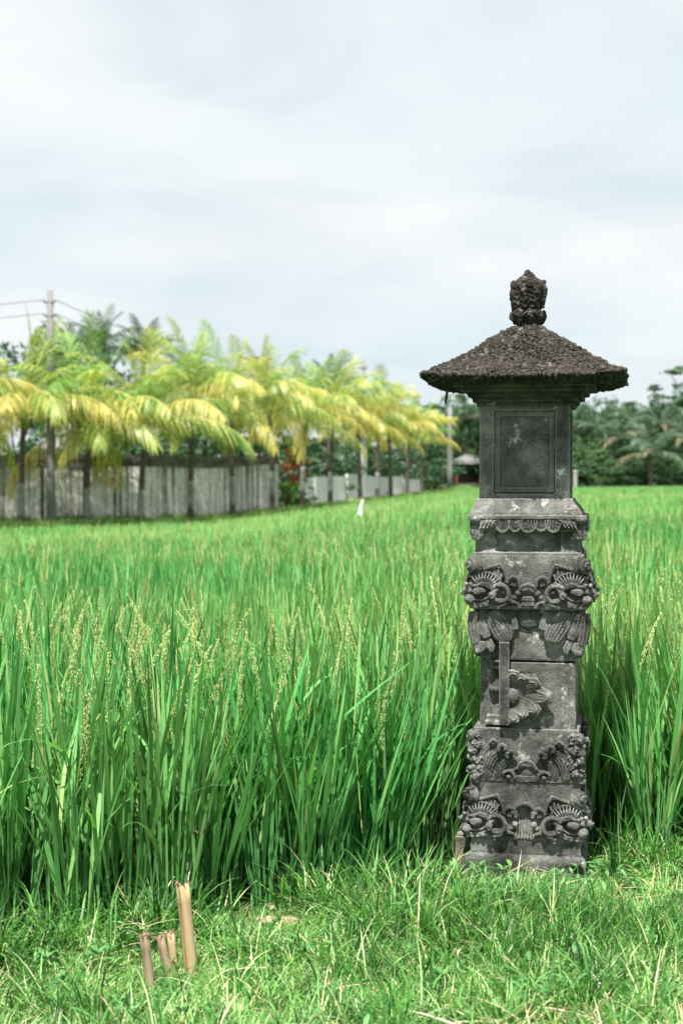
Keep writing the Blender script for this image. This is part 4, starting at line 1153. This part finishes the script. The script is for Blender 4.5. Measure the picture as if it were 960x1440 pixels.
for i, (px, hy, band) in enumerate(row_):
    b = brow(px); H = at(px, hy + rs.uniform(-14, 10), b.y).z - b.z
    lab = 'coconut palm with drooping yellow fronds, %s past the concrete pole along the lane' % ORD[i + 2]
    palm(b, H, lab, rs, size=rs.uniform(.98, 1.18) if px < 500 else rs.uniform(.85, 1.0), band=band, lean=(rs.uniform(-.2, .2), rs.uniform(-.2, .2)))
b = brow(-70); palm(b, 4.2, 'coconut palm at the lane beyond the leaning yellow palm', rs, size=1.05, band=(.3, 1.5))

# ------------------------------------------------------------------ walls along the lane
def wall_line(px0, px1, off, n):
    return [bpt(px0 + (px1 - px0) * i / n, off) for i in range(n + 1)]
def oriented_box(mb, a, b, z0a, z1a, z0b, z1b, t, out=0.0):
    d = Vector((b.x - a.x, b.y - a.y, 0)).normalized(); nrm = Vector((d.y, -d.x, 0))    # towards the lane
    A = Vector((a.x, a.y, 0)) + nrm * out; B = Vector((b.x, b.y, 0)) + nrm * out
    A2 = A - nrm * t; B2 = B - nrm * t
    vs = [(A.x, A.y, z0a), (B.x, B.y, z0b), (B2.x, B2.y, z0b), (A2.x, A2.y, z0a), (A.x, A.y, z1a), (B.x, B.y, z1b), (B2.x, B2.y, z1b), (A2.x, A2.y, z1a)]
    mb.add(vs, [(0,3,2,1),(4,5,6,7),(0,1,5,4),(1,2,6,5),(2,3,7,6),(3,0,4,7)])
wl = wall_line(-330, 392, 3.4, 60)
def wtop(p): # coping height from the photograph
    return p.z + 2.58
gw = empty('grey_wall', wl[30]); org = gw.location.copy()
def loc(mb): mb.v = [(x - org.x, y - org.y, z - org.z) for x, y, z in mb.v]; return mb
cum = [0.0]
for i in range(60): cum.append(cum[-1] + (wl[i + 1] - wl[i]).length)
def along(s):
    for i in range(60):
        if s <= cum[i + 1] or i == 59:
            t = (s - cum[i]) / (cum[i + 1] - cum[i]); return wl[i].lerp(wl[i + 1], t)
s = 0.0; TOT = cum[-1]
while s < TOT - .3:
    e = min(TOT, s + rs.uniform(.55, 1.5)); a, b = along(s + .012), along(e - .012)
    mb = MB(); oriented_box(mb, a, b, a.z - .3, a.z + 2.12, b.z - .3, b.z + 2.12, .16, rs.uniform(-.012, .012)); loc(mb).build('slab', M['wall'], gw)
    s = e
mb = MB()
for i in range(60):
    a, b = wl[i], wl[i + 1]; oriented_box(mb, a, b, a.z - .35, a.z + 2.10, b.z - .35, b.z + 2.10, .10, -.05)
loc(mb).build('core', M['wall_dark'], gw)
for h0, h1, o_ in ((2.12, 2.27, .03), (2.28, 2.42, .0), (2.43, 2.58, .06)):
    s = 0.0
    while s < TOT - .3:
        e = min(TOT, s + rs.uniform(2.2, 3.2)); a, b = along(s + .006), along(e - .006)
        mb = MB(); j_ = rs.uniform(-.012, .012); oriented_box(mb, a, b, a.z + h0, a.z + h1 + j_, b.z + h0, b.z + h1 + j_, .20, o_ + rs.uniform(-.01, .01)); loc(mb).build('coping_stone', M['wall_dark'], gw); s = e
tag(gw, 'long grey wall with black mould streaks and dark coping behind the palms', 'wall')

ww = empty('white_wall', bpt(500, 3.2)); org = ww.location.copy()
steps = [(424, 441, 1.42), (444, 465, 1.42), (468, 487, 1.42), (489, 508, 1.50), (516, 530, 1.36), (532, 549, 1.28), (551, 566, 1.28), (568, 579, 1.05), (580, 589, 1.00)]
for p0, p1, h_ in steps:
    a, b = bpt(p0, 3.2), bpt(p1, 3.2); mb = MB(); oriented_box(mb, a, b, a.z - .15, a.z + h_, b.z - .15, a.z + h_, .15); loc(mb).build('panel', M['white_wall'], ww)
a, b = bpt(509, 3.1), bpt(515, 3.1); mb = MB(); oriented_box(mb, a, b, a.z - .15, a.z + 2.9, b.z - .15, a.z + 2.9, .3, .03); loc(mb).build('post', M['white_wall'], ww)
mb = MB(); wl2 = wall_line(426, 588, 3.45, 20)
for i in range(20):
    oriented_box(mb, wl2[i], wl2[i + 1], wl2[i].z - .3, wl2[i].z + .9, wl2[i + 1].z - .3, wl2[i + 1].z + .9, .1)
loc(mb).build('footing', M['wall_dark'], ww)
tag(ww, 'low white stepped wall along the lane with dark gaps between panels', 'wall')

# ------------------------------------------------------------------ poles and lines
def pole(px, topy, off, r0, r1, label):
    b = bpt(px, off); H = at(px, topy, b.y).z - b.z; root = empty('utility_pole', b)
    mb = MB(); mb.rings([[((r0 + (r1 - r0) * t) * math.cos(2 * math.pi * k / 14), (r0 + (r1 - r0) * t) * math.sin(2 * math.pi * k / 14), -.3 + (H + .3) * t) for k in range(14)] for t in (0, .25, .5, .75, 1)]); mb.build('shaft', M['pole'], root, True)
    for dz in (.45, .95):
        mb = MB(); mb.tube([(-.22, -.1, H - dz), (.22, -.1, H - dz)], .022, 6); mb.build('bracket', M['wire'], root)
        for s in (-1, 1):
            mb = MB(); mb.tube([(s * .19, -.1, H - dz), (s * .19, -.1, H - dz + .05), (s * .19, -.1, H - dz + .10)], [.03, .04, .02], 8); mb.build('insulator', M['pole'], root, True)
    tag(root, label, 'pole'); return b, H
b1, H1 = pole(72, 408, .75, .17, .12, 'tall grey concrete utility pole among the yellow palms with wires')
b2, H2 = pole(511, 507, 3.9, .15, .10, 'slim utility pole rising behind the white wall post')
b3, H3 = pole(632, 572, 1.6, .20, .17, 'pale concrete post standing at the end of the palm row')
def cable(p0, p1, sag, label):
    mb = MB(); base = p0; pts = []
    for i in range(25):
        t = i / 24; q = p0.lerp(p1, t) - Vector((0, 0, sag * 4 * t * (1 - t))); pts.append(q - base)
    mb.tube(pts, .012, 5); o = mb.build('power_cable', M['wire']); o.location = base; tag(o, label, 'cable', None)
for dz, nm in ((.45, 'upper'), (.95, 'lower')):
    pa_ = b1 + Vector((-.19, -.1, H1 - dz + .09)); q = at(-420, 432 + (14 if dz > .5 else 0), 40.0)
    cable(pa_, q, .25, '%s black cable running from the concrete pole away from the palm row' % nm)
    cable(b1 + Vector((.19, -.1, H1 - dz + .09)), b2 + Vector((.19, -.1, H2 - dz + .09)), 1.1, '%s black cable sagging from the concrete pole to the slim pole' % nm)

# ------------------------------------------------------------------ trees and shrubs behind
def crown_mesh(name, blobs, n, leaf, mat, seed):
    rs = random.Random(seed); mb = MB(); tot = sum(b[3] * b[4] * b[5] for b in blobs)
    for bx, by, bz, rx, ry, rz in blobs:
        m_ = int(n * rx * ry * rz / tot) + 20
        sub = [(rs.gauss(0, .5), rs.gauss(0, .5), rs.gauss(0, .5)) for _ in range(max(4, m_ // 60))]
        for _ in range(m_):
            c_ = rs.choice(sub); v = Vector((c_[0] + rs.gauss(0, .20), c_[1] + rs.gauss(0, .20), c_[2] + rs.gauss(0, .17)))
            if v.length > 1.25: v *= 1.1 / v.length
            p = Vector((bx + v.x * rx, by + v.y * ry, bz + v.z * rz))
            nrm = (Vector((rs.gauss(0, 1), rs.gauss(0, 1), rs.gauss(.5, 1)))).normalized(); u = nrm.orthogonal().normalized(); w_ = nrm.cross(u)
            an = rs.uniform(0, 6.28); u, w_ = u * math.cos(an) + w_ * math.sin(an), w_ * math.cos(an) - u * math.sin(an)
            l_ = leaf * rs.uniform(.6, 1.3)
            mb.add([p - u * l_, p + w_ * l_ * .42, p + u * l_, p - w_ * l_ * .42], [(0, 1, 2, 3)], min(1, max(0, rs.gauss(.45, .22))))
    return mb.mesh(name, mat)
def blobset(rs, n, W, H, z0):
    return [(rs.gauss(0, W * .33), rs.gauss(0, W * .33), z0 + rs.uniform(.0, 1.0) * H, W * rs.uniform(.26, .48), W * rs.uniform(.26, .48), H * rs.uniform(.16, .30)) for _ in range(n)]
rt = random.Random(33)
CR = [crown_mesh('crown', blobset(rt, 12, 4.6, 5.0, 1.4), 3800, .17, M[m_], 70 + q) for q, m_ in enumerate(('tree_dark', 'tree_mid', 'tree_dark', 'tree_mid'))]
SHB = [crown_mesh('foliage', blobset(rt, 11, 2.2, 1.9, .05), 1500, .10, M[m_], 90 + q) for q, m_ in enumerate(('tree_dark', 'tree_mid', 'bush'))]
REDM = crown_mesh('foliage', blobset(rt, 7, 1.3, 1.5, .7), 800, .09, M['red_leaf'], 99)
def trunk_for(root, H, r_, lean=(0, 0)):
    mb = MB(); mb.rings(trunk_rings(H, r_, r_ * .5, *lean, n=8, rows=8))
    for q in range(5):
        a = q * 1.26 + .4; z = H * (.55 + .08 * q); mb.tube([(lean[0] * .4, lean[1] * .4, z), (math.cos(a) * .9, math.sin(a) * .9, z + .9), (math.cos(a) * 1.5, math.sin(a) * 1.5, z + 1.9)], [r_ * .5, r_ * .3, r_ * .12], 5)
    mb.build('trunk', M['wood'], root, True)
def gz(x, y): return float(ground_z(x, y))
def tree(px, D, size, me, label, group=None, sz=None, drop=0.0):
    x = (px - 480) / FPX * D; root = empty('broadleaf_tree', (x, D, gz(x, D) - drop), rt.uniform(0, 6.28))
    trunk_for(root, 4.2 * size, .16 * size)
    link('crown', me, root, (0, 0, 0), (0, 0, 0), (size, size, size * (sz or 1.0)))
    tag(root, label, 'tree', group)
def shrub(px, D, size, me, label, cat='shrub', group=None, z=None, sz=1.0):
    x = (px - 480) / FPX * D; root = empty('shrub', (x, D, gz(x, D) if z is None else z), rt.uniform(0, 6.28))
    mb = MB()
    for q in range(4): mb.tube([(0, 0, -.1), (rt.uniform(-.4, .4) * size, rt.uniform(-.4, .4) * size, .6 * size), (rt.uniform(-.8, .8) * size, rt.uniform(-.8, .8) * size, 1.6 * size * sz)], [.04, .03, .01], 5)
    mb.build('stem', M['wood'], root)
    link('foliage', me, root, (0, 0, 0), (0, 0, 0), (size, size, size * sz)); tag(root, label, cat, group)

# dark trees behind the grey wall
tree(112, 66, 1.05, CR[0], 'dark leafy tree rising behind the grey wall near the concrete pole', drop=-1.3)
tree(20, 70, .8, CR[2], 'dark leafy tree behind the grey wall, beyond the leaning yellow palm')
GH = 'dark shrubs behind the grey wall'
for i, (px, D, s_) in enumerate(((345, 68, 1.9), (300, 67, 1.9), (258, 66, 1.8), (225, 64, 1.8), (170, 64, 1.7), (110, 62, 1.7), (60, 60, 1.7))):
    shrub(px, D, s_, SHB[0 if px != 300 else 1], '%s dark shrub over the grey wall coping, counted from the gap between walls' % ORD[i], group=GH)
for i, (px, D, s_, m_) in enumerate(((372, 78, .95, 2), (322, 76, .9, 0), (270, 75, .92, 1), (222, 74, .9, 2), (165, 73, .9, 0))):
    tree(px, D, s_, CR[m_], '%s dark tree behind the grey wall and yellow palms, counted from the tiled house' % ORD[i], 'trees behind the grey wall')
GH2 = 'dark shrubs behind the white wall'; GI = 0
for px, D, s_ in ((440, 73, 1.45), (462, 77, 1.5), (485, 81, 1.5), (508, 85, 1.5), (535, 93, 1.6), (562, 100, 1.6), (590, 108, 1.7)):
    shrub(px, D + 3.5, s_, SHB[0], '%s dark shrub over the white wall, counted from the gap between walls' % ORD[GI], group=GH2); GI += 1
shrub(405, 66.2, .85, SHB[2], 'low bright green bush in the gap between the grey and white walls', 'bush', sz=.8)
shrub(404, 67.3, 1.2, REDM, 'russet leaved shrub in the gap between the two walls')
shrub(602, 103, .5, SHB[2], 'small yellowish bush past the end of the white wall', 'bush')
# taller palms seen over the row
for px, hy, D, lab in ((146, 490, 72, 'tall dark palm showing its crown above the yellow palms near the pole'), (203, 502, 74, 'dark palm crown just above the wall behind the green spear palm'), (462, 556, 98, 'bluish feathery palm crown showing over the yellow palms near the slim pole'), (105, 490, 78, 'dark palm crown partly hidden by the concrete pole')):
    x = (px - 480) / FPX * D; z = gz(x, D); H = at(px, hy, D).z - z
    palm((x, D, z), H, lab, rs, size=.62 if px < 300 else .72, counts=((0, 6, 'up'), (0, 8, 'out'), (0, 5, 'low')), flib=FD, trunk_r=.15)

# house roof behind the palms
D = 84; x0, x1 = (330 - 480) / FPX * D, (388 - 480) / FPX * D; zr = at(380, 505, D).z; zg = gz((x0 + x1) / 2, D)
hs = empty('house', ((x0 + x1) / 2, D, zg)); hx = (x1 - x0) / 2
mb = MB(); mb.box(-hx * .8, hx * .8, -1.6, 1.6, -.2, zr - zg - 1.3); mb.build('wall', M['white_wall'], hs)
mb = MB(); Zr = zr - zg; mb.rings([[(-hx * 1.1, -2.2, Zr - 1.4), (hx * 1.1, -2.2, Zr - 1.4), (hx * 1.1, 2.2, Zr - 1.4), (-hx * 1.1, 2.2, Zr - 1.4)], [(-hx * .75, -.06, Zr), (hx * .75, -.06, Zr), (hx * .75, .06, Zr), (-hx * .75, .06, Zr)]])
rf = mb.build('roof', M['tile'], hs)
mb = MB(); mb.box(-hx * .8, hx * .8, -.14, .14, Zr - .02, Zr + .12); mb.build('ridge', M['tile'], rf)
for s_ in (-1, 1):
    mb = MB(); mb.box(s_ * hx * .35 - .5, s_ * hx * .35 + .5, -1.66, -1.58, .9, 2.1); wi = mb.build('window', M['brown_wood'], hs)
mb = MB(); mb.box(-.45, .45, -1.66, -1.58, -.1, 2.0); mb.build('door', M['brown_wood'], hs)
tag(hs, 'house with a brown tiled roof ridge showing above the yellow palms', 'house')

# small pavilion and low ramp roof past the row
D = 108; q = at(657, 690, D); zg = gz(q.x, D); pv = empty('pavilion', (q.x, D, zg))
for sx in (-1, 1):
    for sy in (-1, 1):
        mb = MB(); mb.tube([(sx * .9, sy * .9, -.2), (sx * .9, sy * .9, 1.9)], .09, 8); mb.build('post', M['brown_wood'], pv)
mb = MB(); mb.rings([[(-1.35, -1.35, 1.75), (1.35, -1.35, 1.75), (1.35, 1.35, 1.75), (-1.35, 1.35, 1.75)], [(-1.3, -1.3, 1.95), (1.3, -1.3, 1.95), (1.3, 1.3, 1.95), (-1.3, 1.3, 1.95)], [(-.2, -.2, 2.45), (.2, -.2, 2.45), (.2, .2, 2.45), (-.2, .2, 2.45)]]); mb.build('roof', M['grey_roof'], pv)
mb = MB(); mb.box(-1.0, 1.0, -.95, .95, .02, .32); mb.build('floor_platform', M['wood'], pv)
mb = MB(); mb.box(-.95, .95, .85, .93, .32, 1.5); mb.build('back_panel', M['wood'], pv)
tag(pv, 'small dark open pavilion with brown posts and a pale roof past the palms', 'pavilion')
D = 106; a = at(594, 672, D); b = at(633, 689, D - 3); sh_ = empty('shed', (a.x, D, gz(a.x, D))); og = sh_.location
mb = MB(); A = a - og; B = b - og
mb.add([(A.x, A.y, A.z), (B.x, B.y, B.z), (B.x + .2, B.y + 2.6, B.z + .1), (A.x, A.y + 2.6, A.z + .1), (A.x, A.y, A.z - .12), (B.x, B.y, B.z - .12), (B.x + .2, B.y + 2.6, B.z - .02), (A.x, A.y + 2.6, A.z - .02)], [(0,1,2,3),(7,6,5,4),(0,4,5,1),(1,5,6,2),(2,6,7,3),(3,7,4,0)])
mb.build('roof', M['grey_roof'], sh_)
mb = MB(); mb.box(A.x - .4, A.x + .4, A.y + .2, A.y + 2.2, -.2, A.z - .14); mb.build('wall', M['white_wall'], sh_)
tag(sh_, 'low shed with a sloping grey roof past the end of the white wall', 'shed')
# white marker post by the far trees
D = 96; q = at(808, 688, D); root = empty('marker_post', (q.x, D, gz(q.x, D))); hh = at(808, 664, D).z - gz(q.x, D)
mb = MB(); mb.box(-.11, .11, -.11, .11, -.2, hh); mb.build('shaft', M['lane'], root)
mb = MB(); mb.rings([[(-.14, -.14, hh), (.14, -.14, hh), (.14, .14, hh), (-.14, .14, hh)], [(-.14, -.14, hh + .05), (.14, -.14, hh + .05), (.14, .14, hh + .05), (-.14, .14, hh + .05)], [(-.03, -.03, hh + .14), (.03, -.03, hh + .14), (.03, .03, hh + .14), (-.03, .03, hh + .14)]]); mb.build('cap', M['lane'], root)
tag(root, 'short white marker post before the far trees beside the pillar', 'post')

# far tree line
GF = 'leafy trees in the far tree line'
for i, (px, D, s_, sz, m_) in enumerate([(612, 112, .95, 1.0, 0), (640, 116, 1.2, 1.1, 1), (670, 118, 1.2, 1.1, 0), (705, 118, 1.2, 1.0, 1), (745, 118, 1.2, 1.0, 0), (785, 116, 1.15, 1.0, 2), (812, 113, 1.15, 1.0, 0), (830, 106, .8, .9, 1), (852, 116, 1.2, .98, 2), (880, 118, 1.25, 1.0, 0),
                                      (915, 118, 1.35, 1.0, 3), (948, 114, 1.3, 1.0, 0), (985, 116, 1.4, 1.05, 2), (1030, 114, 1.4, 1.0, 1), (1085, 112, 1.4, 1.05, 0), (1150, 112, 1.4, 1.0, 2), (560, 122, 1.3, 1.0, 2), (500, 128, 1.2, 1.0, 0), (430, 120, 1.1, .9, 1)]
        + [(620 + 38 * q, 138 + (q * 7) % 9, 1.5, .95, q % 4) for q in range(15)]):
    tree(px, D, s_ * .80, CR[m_], ('dark leafy tree in the dense line beyond the far edge of the field', 'mid green leafy tree in the dense line beyond the far edge of the field')[m_ % 2], GF, sz)
GS = 'low shrubs along the far field edge'
for i, (px, D, s_) in enumerate([(790 + 17 * q, 110 + (q * 5) % 4, 1.7) for q in range(16)] + [(800 + 14 * q, 99.5 + (q * 5) % 3, .9) for q in range(16)] + [(612 + 26 * q, 124 + (q * 5) % 7, 2.1) for q in range(22)] + [(620, 104, 1.3), (645, 112, 1.4), (680, 108, 1.4), (715, 108, 1.4), (750, 108, 1.3), (790, 106, 1.4), (815, 101, 1.0), (835, 104, 1.4), (858, 101, 1.0), (884, 106, 1.4), (930, 106, 1.4), (960, 103, 1.2), (1000, 104, 1.4), (1050, 104, 1.5), (1110, 103, 1.5)]):
    shrub(px, D, s_, SHB[(0, 1)[i % 2]], ('dark low shrub at the far edge of the rice beyond the pillar', 'mid green low shrub at the far edge of the rice beyond the pillar')[i % 2], group=GS)
fp = [(914, 640, 98, .95, 'dark coconut palm with fanned low fronds at the far edge of the rice'), (872, 618, 104, .8, 'dark coconut palm with an arching pale frond before the far trees'), (842, 606, 108, .8, 'dark palm in the far trees next to the pillar'),
      (815, 602, 110, .8, 'dark palm half hidden behind the stone pillar'), (930, 602, 108, .85, 'palm standing behind the low fanned palm in the far trees'), (968, 612, 103, .95, 'dark palm at the far field edge beyond the fanned palm'), (655, 590, 112, .8, 'dark palm rising over the small pavilion'),
      (887, 600, 112, .75, 'upright palm crown at the top of the far tree line'), (1040, 600, 104, 1.0, 'dark coconut palm well beyond the fanned palm at the field edge')]
for px, hy, D, s_, lab in fp:
    x = (px - 480) / FPX * D; z = gz(x, D); H = at(px, hy, D).z - z
    palm((x, D, z), H, lab, rs, size=s_ * .85, counts=((0, 5, 'up'), (0, 7, 'out'), (0, 6, 'low')), flib=FD, trunk_r=.14)
# tall flat-topped tree at the right
D = 124; x = (958 - 480) / FPX * D; zg = gz(x, D); root = empty('umbrella_tree', (x, D, zg)); H = at(950, 522, D).z - zg
mb = MB(); mb.tube([(.6, 0, -.2), (.4, 0, H * .5), (.7, 0, H * .8)], [.24, .18, .13], 8)
for a, r_ in ((2.9, 1.5), (.3, 1.7), (1.6, 1.2), (4.4, 1.3)): mb.tube([(.55, 0, H * .68), (.55 + math.cos(a) * r_ * .6, math.sin(a) * r_ * .6, H * .86), (.55 + math.cos(a) * r_, math.sin(a) * r_, H * .97)], [.09, .06, .03], 6)
mb.build('trunk', M['wood'], root, True)
um = crown_mesh('crown', [(-.7, 0, H * .99, 1.1, 1.1, .30), (.7, .3, H * 1.02, 1.3, 1.2, .32), (1.9, -.2, H * .98, 1.1, 1.0, .30), (-2.2, .2, H * .84, 1.0, .9, .34), (-1.6, 0, H * .78, .9, .8, .3)], 1500, .15, M['tree_mid'], 123)
link('crown', um, root); tag(root, 'tall thin tree with flat spreading crown above the far tree line', 'tree')
